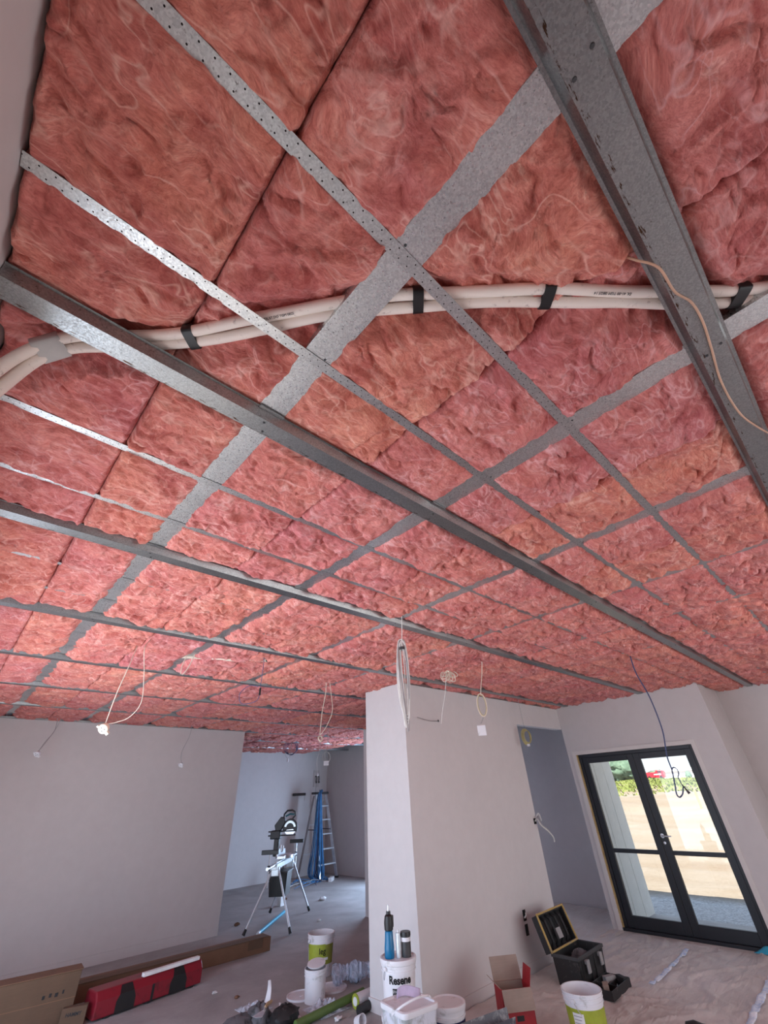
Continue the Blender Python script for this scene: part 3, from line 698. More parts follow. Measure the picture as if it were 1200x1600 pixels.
obj('connector', MB().box(-.022, -.006, .01, .022, -.14, -.105), M['white_plastic'], t)
t = thing('cable_coil', 'splayed cream cable coil tied under the ceiling, right of the grey bundle', 'cable', (3.72, 2.92, 2.62))
for k in range(8):
    an = (k - 3.5) * .33; wv_ = .085 + .012 * (k % 3); pts = []
    for q in range(22):
        a = 2 * PI * q / 21; r_ = wv_ * (1 - math.cos(a)) * .62; s2 = wv_ * .30 * math.sin(a)
        lx = math.sin(an) * r_ + math.cos(an) * s2; lz = -math.cos(an) * r_ * .85 + math.sin(an) * s2
        pts.append((lx * .74, -lx * .68 + .004 * k, .07 + lz))
    obj('loop', MB().tube(pts, .0042, 6), M['cream_cable'], t)
wire('tail', [(-.04, .02, .0), (-.04, .06, -.15), (.02, .18, -.32), (.01, .2, -.42)], .003, M['white_cable'], t)
obj('lead', MB().tube([(0, 0, .07), (.01, -.01, .13)], .004, 6), M['cream_cable'], t)
t = thing('hanging_cable', 'cream wire with a tied loop and blank white plate before the middle wall', 'cable', (4.02, 2.82, 2.15))
wire('wire', [(-.33, -.38, .605), (-.24, -.28, .45), (-.13, -.16, .33), (-.12, -.14, .27)], .0035, M['cream_cable'], t)
for k in range(3): obj('loop', MB().tube([(-.10 + (.04 + .006 * k) * math.cos(a) * .74, -.12 - (.04 + .006 * k) * math.cos(a) * .68, .185 + (.10 + .006 * k) * math.sin(a)) for a in np.linspace(0, 2 * PI, 26)], .003, 6), M['cream_cable'] if k else M['olive_cable'], t)
wire('tail', [(-.10, -.12, .09), (-.05, -.06, .05), (0, 0, .03)], .003, M['grey_cable'], t)
obj('plate', MB().obox((.02, .015, -.03), (.74, -.68, 0), (.68, .74, 0), (0, 0, 1), .045, .006, .05), M['white_plastic'], t, bevel=.008)
t = thing('cable_coil', 'flat yellowed cable coil hanging at the upper corner of the hall opening', 'cable', (5.95, 3.44, 2.20))
for k in range(8):
    a0 = k * .4; obj('loop', MB().tube([((.045 + .006 * (k % 4)) * math.cos(a + a0) * .74, -(.045 + .006 * (k % 4)) * math.cos(a + a0) * .68 + .004 * k - .02, (.075 + .004 * k) * math.sin(a + a0)) for a in np.linspace(0, 2 * PI, 22)], .0035, 6), M['olive_cable'], t)
obj('lead', MB().tube([(0, 0, .07), (-.005, 0, .25), (-.01, .0, .55)], .0028, 6), M['grey_cable'], t)
obj('end_cap', MB().box(-.01, .02, -.02, .01, -.12, -.09), M['white_plastic'], t)
# long drooping wire in front of the door
P0 = Vector((5.0, 1.46, 1.68)); t = thing('hanging_cable', 'long dark wire hanging before the glass doors with a hooked loop end', 'cable', tuple(P0))
wire('wire', [Vector(q) - P0 for q in [(5.0, 1.45, 2.757), (5.0, 1.46, 2.55), (5.0, 1.42, 2.3), (5.0, 1.42, 2.01), (5.0, 1.465, 1.8), (5.0, 1.47, 1.68), (5.0, 1.49, 1.57), (5.0, 1.505, 1.50), (5.0, 1.49, 1.475), (5.0, 1.455, 1.50), (5.0, 1.43, 1.55)]], .0058, M['navy_cable'], t)
wire('end_loop', [Vector(q) - P0 for q in [(5.0, 1.47, 1.68), (5.0, 1.45, 1.70), (5.0, 1.425, 1.685), (5.0, 1.425, 1.65), (5.0, 1.44, 1.625), (5.0, 1.435, 1.58), (5.0, 1.43, 1.55)]], .0052, M['navy_cable'], t)
obj('frayed_end', MB().tube([Vector((5.0, 1.432, 1.57)) - P0, Vector((5.0, 1.415, 1.53)) - P0, Vector((5.0, 1.40, 1.50)) - P0], [.003, .008, .013], 8), M['grey_dk'], t)
# yellow conduit pipes and blue wires in the ceiling
t = thing('conduit_pipe', 'short cream conduit lying across under the insulation above the big left wall', 'pipe', (1.62, 3.83, 2.71))
obj('tube', MB().tube([(-.42, .27, .025), (-.1, .07, .01), (.28, -.18, .0)], .013, 10), M['cream_cable'], t)
obj('tube', MB().tube([(-.20, .16, .02), (.05, .03, .006), (.30, -.14, .0)], .011, 10), M['cream_cable'], t)
obj('open_end', MB().tube([(.27, -.175, .0), (.33, -.215, -.003)], .020, 10), M['black'], t)
t = thing('hanging_cable', 'thin blue-grey wire looping down beside the cream conduit', 'cable', (1.84, 3.60, 2.38))
wire('wire', [(-.04, -.02, .37), (-.02, -.04, .30), (0, 0, .10), (0, 0, 0), (-.02, .03, -.05), (-.1, .12, -.06), (-.13, .12, .02), (-.08, .06, .08), (-.02, 0, .07)], .003, M['navy_cable'], t)
obj('taped_end', MB().tube([(.0, 0, .06), (.0, 0, .0)], .009, 8), M['black'], t)
t = thing('hanging_cable', 'short pair of cut cream wire ends poking from the insulation', 'cable', (1.28, 4.0, 2.60))
wire('wire', [(.0, .0, .16), (-.02, .02, .05), (-.02, .02, -.03)], .004, M['cream_cable'], t); wire('wire', [(.05, -.05, .16), (.02, -.02, .02), (-.01, 0, -.04)], .004, M['cream_cable'], t)
# cable tails and sockets in the middle wall
t = thing('cable_tail', 'short grey cable tail sticking out high on the middle wall', 'cable', (4.25, 3.60, 2.32))
wire('wire', [(0, 0, 0), (-.05, -.03, -.01), (-.2, -.035, -.015), (-.4, -.03, .01)], .004, M['grey_cable'], t)
obj('hole', MB().lathe([(0, 0), (.013, 0), (.013, .003), (0, .003)], 14).xf(Matrix.Rotation(PI / 2, 4, 'X')), M['black_matt'], t)
t = thing('cable_tail', 'twisted white cables bent out of the middle wall beside the hall opening', 'cable', (5.99, 3.60, 1.24))
wire('wire', [(0, .0, .0), (-.03, -.06, .02), (-.02, -.09, -.04), (.06, -.12, -.10), (.13, -.14, -.17), (.15, -.13, -.22)], .008, M['white_cable'], t)
wire('wire', [(.02, .0, .0), (.0, -.06, .05), (.0, -.08, -.03), (.07, -.12, -.09), (.14, -.13, -.18)], .007, M['grey_cable'], t)
wire('wire', [(.03, .0, .02), (.04, -.05, .08), (.03, -.08, .0)], .008, M['white_cable'], t)
obj('hole', MB().box(-.03, .03, -.003, -.0005, -.03, .03), M['black_matt'], t)
for k, (z, lab) in enumerate(((.44, 'upper small square socket hole low on the middle wall'), (.325, 'lower small square socket hole low on the middle wall'))):
    t = thing('wall_box', lab, 'socket hole', (5.37, 3.5975, z), 0, 'socket holes in the middle wall')
    obj('hole', MB().box(-.028, .028, -.002, 0, -.045, .045), M['black_matt'], t); 
    if k == 0: obj('cable_end', MB().tube([(-.01, -.001, -.02), (.0, -.02, .0), (.01, -.015, .02)], .008, 8), M['white_cable'], t)

# ================================================================= GLAZED DOOR
t = struct('door_1', MB().box(DX + .03, DX + .11, 1.82, 1.862, 0, 2.0).box(DX + .03, DX + .11, 3.41, 3.452, 0, 2.0).box(DX + .03, DX + .11, 1.862, 3.41, 1.955, 2.0).box(DX + .0, DX + .12, 1.80, 3.47, 0, .035), M['black_alu'], bevel=.003)
def leaf(y0, y1):
    st = .085; z0, z1 = .035, 1.955
    m = MB().box(DX + .045, DX + .09, y0, y0 + st, z0, z1).box(DX + .045, DX + .09, y1 - st, y1, z0, z1).box(DX + .045, DX + .09, y0 + st, y1 - st, z0, z0 + .12).box(DX + .045, DX + .09, y0 + st, y1 - st, z1 - .075, z1)
    m.box(DX + .048, DX + .087, y0 + st, y1 - st, .80, .845)
    o = obj('door_leaf', m, M['black_alu'], t, bevel=.003, smooth=0)
    for za, zb in ((z0 + .12, .80), (.845, z1 - .075)):
        obj('pane', MB().box(DX + .064, DX + .070, y0 + st, y1 - st, za, zb), M['glass'], o, smooth=0)
    return o
lf = leaf(2.638, 3.408); rt = leaf(1.864, 2.632)
obj('handle', MB().lathe([(0, 0), (.024, 0), (.024, .01), (0, .012)], 16).xf(Matrix.Translation((DX + .045, 2.60, 1.0)) @ Matrix.Rotation(-PI / 2, 4, 'Y')).tube([(DX + .04, 2.60, 1.0), (DX + .005, 2.60, 1.0), (DX + .0, 2.585, 1.0), (DX - .002, 2.48, .998)], .008, 8), M['alu'], rt)
obj('lock', MB().lathe([(0, 0), (.015, 0), (.015, .008), (0, .01)], 14).xf(Matrix.Translation((DX + .045, 2.60, .925)) @ Matrix.Rotation(-PI / 2, 4, 'Y')), M['alu'], rt)

# ================================================================= OUTSIDE
def blob(c, rx, ry, rz, mat, name, seed, n=20, parent=None, amp=.35):
    m = MB(); th = np.linspace(0, 2 * PI, n, endpoint=False); base = len(m.v); rows_ = n // 2
    for i in range(rows_ + 1):
        ph = PI * i / rows_
        for a in th:
            k = 1 + amp * float(nz(a * 1.6 + seed * 3.1 + math.sin(ph) * 2, ph * 2.3 + seed, seed)) + .5 * amp * float(nz(a * 5 + seed, ph * 6, seed + 2))
            m.v.append((c[0] + rx * k * math.sin(ph) * math.cos(a), c[1] + ry * k * math.sin(ph) * math.sin(a), c[2] + rz * k * math.cos(ph)))
    for i in range(rows_):
        for k in range(n): m.f.append((i * n + k, i * n + (k + 1) % n, (i + 1) * n + (k + 1) % n, (i + 1) * n + k))
    return obj(name, m, mat, parent, smooth=60)
# grass: one dense field of tufts on the bank
rg = random.Random(5); m = MB()
for k in range(16000):
    x = rg.uniform(29.5, 44); y = rg.uniform(4, 26); 
    if x < 33 and rg.random() < .6 - .15 * (y - 14) / 6: continue
    z = float(terr(x, y)); a = rg.random() * PI; h = rg.uniform(.05, .16); wd = rg.uniform(.05, .14)
    m.add([(x - wd * math.cos(a), y - wd * math.sin(a), z - .02), (x + wd * math.cos(a), y + wd * math.sin(a), z - .02), (x + .1 * math.cos(a * 3), y + .1 * math.sin(a * 3), z + h)], [(0, 1, 2)])
tag(obj('grass', m, M['grass'], smooth=0), 'sunlit green grass growing on the bank outside', 'grass', kind='stuff')
for k, (x, y, s, lab) in enumerate([(70, 26.6, 2.0, 'leafy tree beyond the grass bank seen through the left door'), (74, 30.6, 2.6, 'tall leafy tree farthest left through the door'), (80, 34.8, 2.3, 'bushy tree behind the taller one through the left door')]):
    t = thing('tree', lab, 'tree', (x, y, 1.6)); obj('trunk', MB().tube([(0, 0, -.2), (.1, 0, s * .5), (0, .1, s)], .22, 8), M['raw_timber'], t)
    blob((0, 0, s * .75), s * .8, s * .9, s * .62, M['tree'], 'crown', k + 2, 26, t); 
tag(blob((95, 29.5, 2.5), 2.0, 3.4, .75, M['tree'], 'hedge_trees', 9, 30), 'dark distant tree line above the red machine outside', 'trees')
for k, (x, y, lab) in enumerate([(50, 13.5, 'small round green shrub outside, left of the pair by the white shed'), (50, 12.5, 'small round green shrub outside, right of the pair by the white shed')]):
    t = thing('shrub', lab, 'shrub', (x, y, 1.7), 0, 'round shrubs outside'); blob((0, 0, .25), .26, .26, .30, M['tree'], 'foliage', k + 12, 18, t); obj('stem', MB().tube([(0, 0, -.1), (0, 0, .3)], .04, 6), M['raw_timber'], t)
t = thing('white_shed', 'long white shed beyond the grass bank, pale in the sun', 'building', (62, 12, 1.7), .05)
obj('wall', MB().box(0, 8, -13, 7.2, -.4, .80), M['shed'], t, smooth=0)
obj('roof', MB().prism([(-.2, .78), (4, 1.1), (8.2, .78), (8.2, .86), (4, 1.18), (-.2, .86)], lambda u, v: (u, -13.4, v), lambda u, v: (u, 7.8, v)), M['shed'], t, smooth=0)
t = thing('red_truck', 'red truck body parked beyond the grass bank, left of the white shed', 'vehicle', (55, 18.0, 1.78), .1); truck = t
obj('cab', MB().prism([(-.9, .25), (.9, .25), (.9, 1.05), (.6, 1.55), (-.9, 1.55)], lambda u, v: (0, u - 1.2, v), lambda u, v: (2.0, u - 1.2, v)), M['red_paint'], t, bevel=.04)
obj('tray', MB().box(0, 2.0, -.2, 1.9, .35, 1.25), M['red_paint'], t, bevel=.03)
obj('stripe', MB().box(-.015, 0, -1.6, .0, .75, .95), M['white_paint'], t)
obj('window', MB().box(-.012, 0, -1.8, -.9, 1.12, 1.42), M['black'], t)
for yy in (-1.4, 1.2): obj('wheel', MB().lathe([(0, -.13), (.33, -.13), (.36, 0), (.33, .13), (0, .13)], 18).xf(Matrix.Translation((.1, yy, .3)) @ Matrix.Rotation(PI / 2, 4, 'Y')), M['black'], t)
truck.scale = (.5, .42, .5)
t = thing('survey_peg', 'pale wooden survey peg standing in the dirt outside the right door', 'peg', (23.5, 6.35, float(terr(23.5, 6.35))), .2)
obj('stake', MB().prism([(-.04, -.1), (.04, -.1), (.04, .62), (0, .7), (-.04, .62)], lambda u, v: (-.02, u, v), lambda u, v: (.02, u, v)), M['raw_timber'], t, smooth=0)

# ================================================================= FLOOR COVER
def cloth_h(x, y):
    wv2 = fbm(x * 1.1, y * 1.1, 3, 51) * .5
    r = 1 - np.abs(nz(x * .8 + wv2 * 1.5, y * 3.4 + x * 1.0 + wv2 * 2, 52)) * 3
    r2 = 1 - np.abs(nz(x * 3 + wv2 * 2, y * 8 - x * 2 + wv2 * 4, 53)) * 3
    return .004 + np.where(np.asarray(x) > 7.402, 1.0, np.clip((7.40 - np.asarray(x)) / .12, 0, 1)) * (.018 * np.clip(r, 0, 1) ** 2 + .005 * np.clip(r2, 0, 1) ** 2 + .003 * (fbm(x * 6, y * 6, 3, 54) + .6).clip(0, 1.5))
def cover(xa, xb, ya, yb, n, name, lab):
    xs_ = np.linspace(xa, xb, int((xb - xa) / n)); ys_ = np.linspace(ya, yb, int((yb - ya) / n)); X, Y = np.meshgrid(xs_, ys_)
    Xw = X + np.where(X < xa + .05, .03 * nz(Y * 3, Y * 0 + 2, 3), 0)
    Z = cloth_h(X, Y); m = MB(); q = len(xs_)
    m.v = [tuple(p) for p in np.stack([Xw.ravel(), Y.ravel(), Z.ravel()], 1)]
    m.f = [(j * q + i, j * q + i + 1, (j + 1) * q + i + 1, (j + 1) * q + i) for j in range(len(ys_) - 1) for i in range(q - 1)]
    o = obj(name, m, M['cloth'], smooth=180); return tag(o, lab, 'floor covering')
cover(3.80, 7.396, 0.2, 3.58, .022, 'drop_sheet', 'wrinkled cream drop sheet covering the floor before the glass doors')
cover(3.0, 6.5, -1.5, 0.21, .05, 'drop_sheet', 'cream drop sheet on the floor at the camera side of the room')
cover(0.9, 3.0, -1.5, 1.6, .05, 'drop_sheet', 'unseen pale sheet added on the near floor to reflect light upward')  # added reflector out of view, brightens the near joist and overhead rail
cover(6.05, 8.38, 3.57, 6.5, .05, 'drop_sheet', 'cream drop sheet on the hall floor behind the middle wall')
def tape(name, a, b, wd, lab, nd):
    a, b = Vector(a), Vector(b); d = (b - a).normalized(); s_ = Vector((-d.y, d.x, 0)); L = (b - a).length
    m = MB().sheet(lambda u, v: (lambda p: (p.x, p.y, float(cloth_h(p.x, p.y)) + .008))(a + d * L * u + s_ * wd * (v - .5)), 60, 3)
    o = obj(name, m, M['tape_blue'], smooth=180, solid=.0006); tag(o, lab, 'tape', 'tape strips on the drop sheet')
tape('tape_strip', (6.98, 2.585, 0), (5.68, 2.535, 0), .045, 'pale blue printed tape strip on the drop sheet behind the open toolbox', 16)
tape('tape_strip', (6.55, 1.75, 0), (5.1, 1.70, 0), .05, 'pale blue printed tape strip on the drop sheet at the right edge', 18)
m = MB().sheet(lambda u, v: (7.27 + .1 * u, 1.86 + .16 * v - .05 * u, .02 + .05 * u * math.sin(v * 3)), 8, 8)
tag(obj('plastic_scrap', m, M['cyan'], solid=.001), 'small crumpled blue plastic scrap at the foot of the right door', 'scrap')

# ================================================================= BUCKETS
def bucket(name, label, x, y, z0, r, h, body, group=None, taper=.88, rim=True, handle=True, hang=-1, rotz=0, lid=False, fill=None, sy=1.0, cat='bucket', hmat=None):
    t = thing(name, label, cat, (x, y, z0), rotz, group); rb = r * taper; w_ = .003
    prof = [(rb, 0), (rb + (r - rb) * .78, h * .80), (rb + (r - rb) * .8, h * .80)]
    if lid: outer = [(rb, 0), (r, h - .002), (r, h), (0, h)]
    else: outer = [(rb, 0), (r, h), (r - w_, h), (rb - w_, .006), (0, .006)]
    obj('body', MB().lathe(outer, 40, sy=sy), body, t, smooth=40)
    m = MB()
    for zz in (h * .985, h * .90, h * .80):
        rr = rb + (r - rb) * zz / h
        m.lathe([(rr - .001, zz - .006), (rr + .006, zz - .006), (rr + .006, zz + .004), (rr - .001, zz + .004)], 40, sy=sy, cap=False)
    obj('rim', m, M['white_plastic'], t, smooth=40)
    if lid:
        obj('lid', MB().lathe([(r + .008, h - .022), (r + .011, h - .01), (r + .009, h + .006), (r - .004, h + .008), (r - .012, h + .001), (0, h + .001)], 40, sy=sy), M['white_plastic'], t, smooth=40)
    if fill: obj('contents', MB().lathe([(rb * .98, h * .12), (rb + (r - rb) * .3 - .004, h * .30), (0, h * .32)], 30), fill, t)
    if handle:
        pts = []
        for k in range(25):
            a = PI * k / 24; pts.append(((r + .012) * math.cos(a), hang * (r * .92) * math.sin(a) * .55, h * .86 - (r * 1.0) * math.sin(a) * .9))
        obj('handle', MB().tube(pts, .0028, 6), hmat or M['alu'], t)
        obj('handle_lug', MB().box(r - .004, r + .016, -.012, .012, h * .83, h * .90).box(-r - .016, -r + .004, -.012, .012, h * .83, h * .90), M['white_plastic'], t)
    return t
def wrap(parent, name, r, taper, h, z0, z1, a0, a1, mat, off=.0012, n=24):
    rb = r * taper
    m = MB().sheet(lambda u, v: (lambda a, z: ((rb + (r - rb) * z / h + off) * math.cos(a), (rb + (r - rb) * z / h + off) * math.sin(a), z))(a0 + (a1 - a0) * u, z0 + (z1 - z0) * v), n, 2)
    return obj(name, m, mat, parent, smooth=180)
def wrap_text(parent, name, s, size, r, taper, h, zc, ac, mat, off=.0022, thick=0.0, mirror=1):
    rb = r * taper
    def bend(c):
        z = zc + c.y; rr = rb + (r - rb) * z / h + off; a = ac + c.x / rr; return Vector((rr * math.cos(a), rr * math.sin(a), z))
    return text_obj(name, s, size, mat, None, parent, thick, bend)
CAMDIR = math.atan2(-1, -1)
# white pail pair by the corner
PX, PY = 3.13, 3.31
ang = math.atan2(-PY, -PX)
b_low = bucket('paint_pail', 'lower white paint pail standing on the floor, under the lettered pail', PX, PY, 0, .130, .278, M['white_plastic'], 'stacked white pails', lid=True, hang=1)
b_up = bucket('paint_pail', 'upper white paint pail with black Resene lettering, bottle and tube on its lid', PX, PY, .288, .130, .282, M['white_plastic'], 'stacked white pails', lid=True, hang=1)
wrap_text(b_up, 'lettering', 'Resene', .060, .130, .88, .282, .188, ang + .06, M['ink'], .0032, .0018)
wrap(b_up, 'label_panel', .130, .88, .282, .118, .148, ang - .42, ang + .42, M['ink'])
wrap(b_up, 'label_edge', .130, .88, .282, .0, .125, ang - .42, ang - .37, M['ink'])
wrap_text(b_up, 'label_print', 'SPACECOTE', .020, .130, .88, .282, .132, ang + .02, M['white_paint'], .0024, .0004)
zt = .288 + .284
t = thing('spray_bottle', 'blue bottle with black nozzle standing on the lettered paint pail', 'bottle', (3.065, 3.335, zt))
obj('body', MB().lathe([(0, 0), (.034, 0), (.038, .01), (.038, .06), (.033, .10), (.031, .145), (.028, .15), (0, .15)], 20), M['bottle_blue'], t)
obj('head', MB().lathe([(.026, .15), (.034, .155), (.036, .20), (.030, .235), (.018, .245), (.017, .262), (0, .262)], 18), M['black'], t)
obj('trigger', MB().box(.026, .046, -.012, .012, .165, .235), M['grey_dk'], t, bevel=.004)
obj('tip', MB().lathe([(.008, .262), (.009, .285), (.005, .30), (0, .30)], 12), M['alu'], t)
t = thing('silicone_tube', 'thin silver tube standing between the blue bottle and the dark tin', 'tube', (3.115, 3.285, zt))
obj('body', MB().lathe([(0, 0), (.018, 0), (.019, .12), (.017, .135), (.008, .14), (0, .14)], 16), M['alu_pale'], t); obj('cap', MB().lathe([(0, .14), (.009, .14), (.008, .155), (0, .155)], 12), M['white_plastic'], t)
t = thing('tin_can', 'dark lidded tin with a pale band standing on the lettered paint pail', 'tin', (3.175, 3.262, zt))
obj('body', MB().lathe([(0, 0), (.038, 0), (.038, .115), (0, .115)], 22), M['grey_dk'], t); obj('band', MB().lathe([(.0383, .085), (.0392, .085), (.0392, .108), (.0383, .108)], 22, cap=False), M['white_plastic'], t)
obj('lid', MB().lathe([(0, .138), (.039, .138), (.041, .13), (.041, .115), (0, .115)], 22), M['black'], t)
# square translucent tub in front
t = thing('square_tub', 'square plaster-smeared translucent tub with a white lid, nearest the camera', 'tub', (2.90, 2.98, 0.16), -.15)
def rsq(hx, hy, r_, n=6):
    out = []
    for cx_, cy_, a0 in ((hx - r_, hy - r_, 0), (-hx + r_, hy - r_, PI / 2), (-hx + r_, -hy + r_, PI), (hx - r_, -hy + r_, 1.5 * PI)):
        for k in range(n + 1): a = a0 + PI / 2 * k / n; out.append((cx_ + r_ * math.cos(a), cy_ + r_ * math.sin(a)))
    return out
def sqloft(parent, name, secs, mat, close=True):
    m = MB(); n = None
    for (hx, hy, r_, z) in secs:
        p = rsq(hx, hy, r_); n = len(p); m.v += [(a, b, z) for a, b in p]
    for i in range(len(secs) - 1):
        for k in range(n): m.f.append((i * n + k, i * n + (k + 1) % n, (i + 1) * n + (k + 1) % n, (i + 1) * n + k))
    if close: m.f.append(tuple(reversed(range(n)))); m.f.append(tuple((len(secs) - 1) * n + k for k in range(n)))
    return obj(name, m, mat, parent, smooth=35)
sqloft(t, 'body', [(.125, .125, .03, 0), (.14, .14, .035, .25), (.14, .14, .035, .27)], M['cloudy'])
sqloft(t, 'lid', [(.147, .147, .037, .262), (.150, .150, .04, .268), (.150, .150, .04, .288), (.143, .143, .036, .292), (.133, .133, .03, .292), (.128, .128, .028, .282)], M['white_plastic'])
obj('handle', MB().tube([(-.15 + .0 * k, .0, 0) if 0 else (.152 * math.cos(PI * k / 20), -.10 * math.sin(PI * k / 20) - .02, .262 + .07 * math.sin(PI * k / 20)) for k in range(21)], .007, 8), M['white_plastic'], t)
t = thing('cardboard_box', 'low closed brown box under the square translucent tub', 'box', (2.90, 2.98, 0), -.15)
obj('body', MB().box(-.16, .16, -.15, .15, 0, .158), M['card_grey'], t, bevel=.004); obj('tape', MB().box(-.161, .161, -.025, .025, .10, .1592), M['tape_grey'], t)
m = MB().sheet(lambda u, v: (2.89 + .13 * u + .02 * v, 3.09 - .09 * u + .01 * v + .01 * math.sin(5 * u), .440 + .045 * v + .012 * math.sin(u * 4)), 10, 8)
tag(obj('paper_sheet', m, M['lilac'], solid=.001), 'folded lilac paper standing on the square tub lid', 'paper')
# lidded round tub to its right
t2 = bucket('round_tub', 'white round lidded tub with a dark blue label beside the square tub', 3.55, 3.22, 0, .130, .262, M['white_plastic'], taper=.93, lid=True, handle=False, cat='tub')
wrap(t2, 'label_band', .130, .93, .262, .04, .19, ang - 1.5, ang + 1.5, M['navy_print'])
# plasterer's hawk / black tray
t = thing('plaster_tray', 'black plaster-crusted metal tray leaning in front of the round tub', 'tray', (3.62, 2.97, .0), -.42)
m = MB(); prof = [(-.055, .04), (-.045, 0), (.045, 0), (.06, .06), (.057, .063), (.041, .004), (-.042, .004), (-.052, .042)]
m.prism(prof, lambda u, v: (-.27, u, v + .115), lambda u, v: (.27, u, v + .155)); obj('trough', m, M['hawk'], t, smooth=0)
obj('stand', MB().box(-.20, .20, -.03, .03, 0, .12), M['black'], t)
t = thing('black_case', 'black tool bag on the floor at the bottom edge, under the plaster tray', 'bag', (3.50, 2.70, 0), -.4)
sqloft(t, 'body', [(.20, .10, .03, 0), (.21, .11, .04, .08), (.19, .09, .04, .13)], M['black'])
obj('strap', MB().tube([(-.12, 0, .13), (-.1, 0, .17), (.1, 0, .17), (.12, 0, .13)], .008, 6), M['grey_dk'], t)
# red product box, open flaps
t = thing('cardboard_box', 'open red printed carton with raised brown flaps before the middle wall', 'box', (4.15, 3.02, 0), -.62)
W_, D_, H_ = .125, .095, .265
m = MB(); th = .004
m.box(-W_, W_, -D_, -D_ + th, 0, H_).box(-W_, W_, D_ - th, D_, 0, H_).box(-W_, -W_ + th, -D_, D_, 0, H_).box(W_ - th, W_, -D_, D_, 0, H_).box(-W_, W_, -D_, D_, 0, .005)
obj('body', m, M['red_card'], t, smooth=0)
obj('inner_liner', MB().box(-W_ + th, W_ - th, -D_ + th, -D_ + 2 * th, .005, H_).box(-W_ + th, W_ - th, D_ - 2 * th, D_ - th, .005, H_), M['card_grey'], t)
obj('flap', MB().bar((0, D_, H_), (0, D_ + .05, H_ + .135), 2 * W_, th, up=(0, 0, 1)), M['card_grey'], t)
obj('flap', MB().bar((0, -D_ - .002, H_), (0, -D_ - .035, H_ - .115), 2 * W_, th), M['card_grey'], t)
o_ = obj('flap', MB().bar((W_, 0, H_), (W_ + .03, 0, H_ + .10), 2 * D_ * .8, th), M['red_card'], t); o_['label'] = 'red printed flap'
obj('flap', MB().bar((-W_, 0, H_), (-W_ - .06, 0, H_ + .05), 2 * D_ * .8, th), M['card_grey'], t)
obj('grip_slot', MB().box(-.03, .03, D_ * -1 - .0006, -D_ + .0008, .09, .12), M['black'], t)
text_obj('print', 'LED', .04, M['white_paint'], Matrix.Translation((-.0, -D_ - .0005, .05)) @ Matrix.Rotation(PI / 2, 4, 'X'), t) if 0 else None
obj('white_oval', MB().lathe([(0, 0), (.016, 0), (.016, .001), (0, .001)], 18, sy=2.2).xf(Matrix.Translation((W_ + .0001, -.02, .13)) @ Matrix.Rotation(PI / 2, 4, 'Y') @ Matrix.Rotation(PI / 2, 4, 'Z')), M['white_paint'], t)
text_obj('print', 'TITANE', .026, M['white_paint'], Matrix.Translation((W_ + .001, 0, .205)) @ Matrix(((0, 0, 1, 0), (1, 0, 0, 0), (0, 1, 0, 0), (0, 0, 0, 1))), t)
# green bucket in front of the toolbox
t = bucket('compound_bucket', 'open lime green bucket with a white rim before the toolbox', 4.42, 2.55, 0, .150, .265, M['white_plastic'], 'green compound buckets', fill=M['white_plastic'])
wrap(t, 'label', .150, .88, .265, .01, .185, 0, 2 * PI, M['lime'], n=40)
a2 = math.atan2(-2.55, -4.42)
wrap(t, 'label_patch', .150, .88, .265, .07, .175, a2 + .25, a2 - .35 + 1.2, M['white_plastic'], .0022) if 0 else wrap(t, 'label_patch', .150, .88, .265, .06, .165, a2 - .75, a2 - .15, M['white_paint'], .0022)
for k in range(5): wrap(t, 'text_line', .150, .88, .265, .075 + .018 * k, .079 + .018 * k, a2 - .70, a2 - .25 - .05 * (k % 2), M['grey_cable'], .003, 8)
# left group
t = bucket('compound_bucket', 'open white bucket with a green leg label on the concrete floor', 3.92, 5.42, 0, .150, .335, M['white_plastic'], 'green compound buckets', taper=.85, hang=1)
a3 = math.atan2(-5.42, -3.92)
wrap(t, 'label', .150, .85, .335, .10, .262, a3 - 1.3, a3 + .35, M['lime']); wrap(t, 'label_side', .150, .85, .335, .10, .255, a3 + .35, a3 + 1.2, M['olive'])
wrap_text(t, 'lettering', 'leg', .068, .150, .85, .335, .205, a3 + .12, M['ink'], .003, .0012)
wrap(t, 'label_stripe', .150, .85, .335, .135, .155, a3 - .1, a3 + .6, M['white_paint'], .0028)
t = bucket('small_tub', 'small plain white tub with its lid popped up, before the green-labelled bucket', 3.46, 4.86, 0, .105, .225, M['white_plastic'], taper=.92, handle=False, lid=False, cat='tub')
obj('lid', MB().lathe([(0, 0), (.085, 0), (.09, .006), (.09, .012), (0, .013)], 32).xf(Matrix.Translation((.02, .02, .238)) @ Matrix.Rotation(.12, 4, 'X') @ Matrix.Rotation(-.15, 4, 'Y')), M['white_plastic'], t)
def disc_lid(lab, x, y, r, z=.0, tilt=(0, 0)):
    t = thing('bucket_lid', lab, 'lid', (x, y, z), 0, 'loose bucket lids')
    R_ = Matrix.Rotation(tilt[0], 4, 'X') @ Matrix.Rotation(tilt[1], 4, 'Y')
    obj('disc', MB().lathe([(0, .006), (r * .92, .006), (r * .94, .014), (r, .014), (r, .0), (0, .0)], 40).xf(R_), M['white_plastic'], t)
    obj('hub', MB().lathe([(0, .0065), (.02, .0065), (.02, .009), (0, .009)], 16).xf(R_), M['white_plastic'], t); return t
disc_lid('flat white bucket lid on the floor left of the small white tub', 3.44, 5.06, .145)
disc_lid('flat white bucket lid on the floor right of the small white tub', 3.76, 4.98, .15)
disc_lid('white bucket lid lying on the floor at the bottom edge under the stick', 3.05, 4.68, .115, .0)
t = thing('stir_stick', 'thin white stir stick propped on the bucket lid', 'stick', (3.10, 4.80, .02))
obj('stick', MB().bar((-.06, -.02, 0), (.02, .14, .03), .014, .004), M['white_paint'], t)
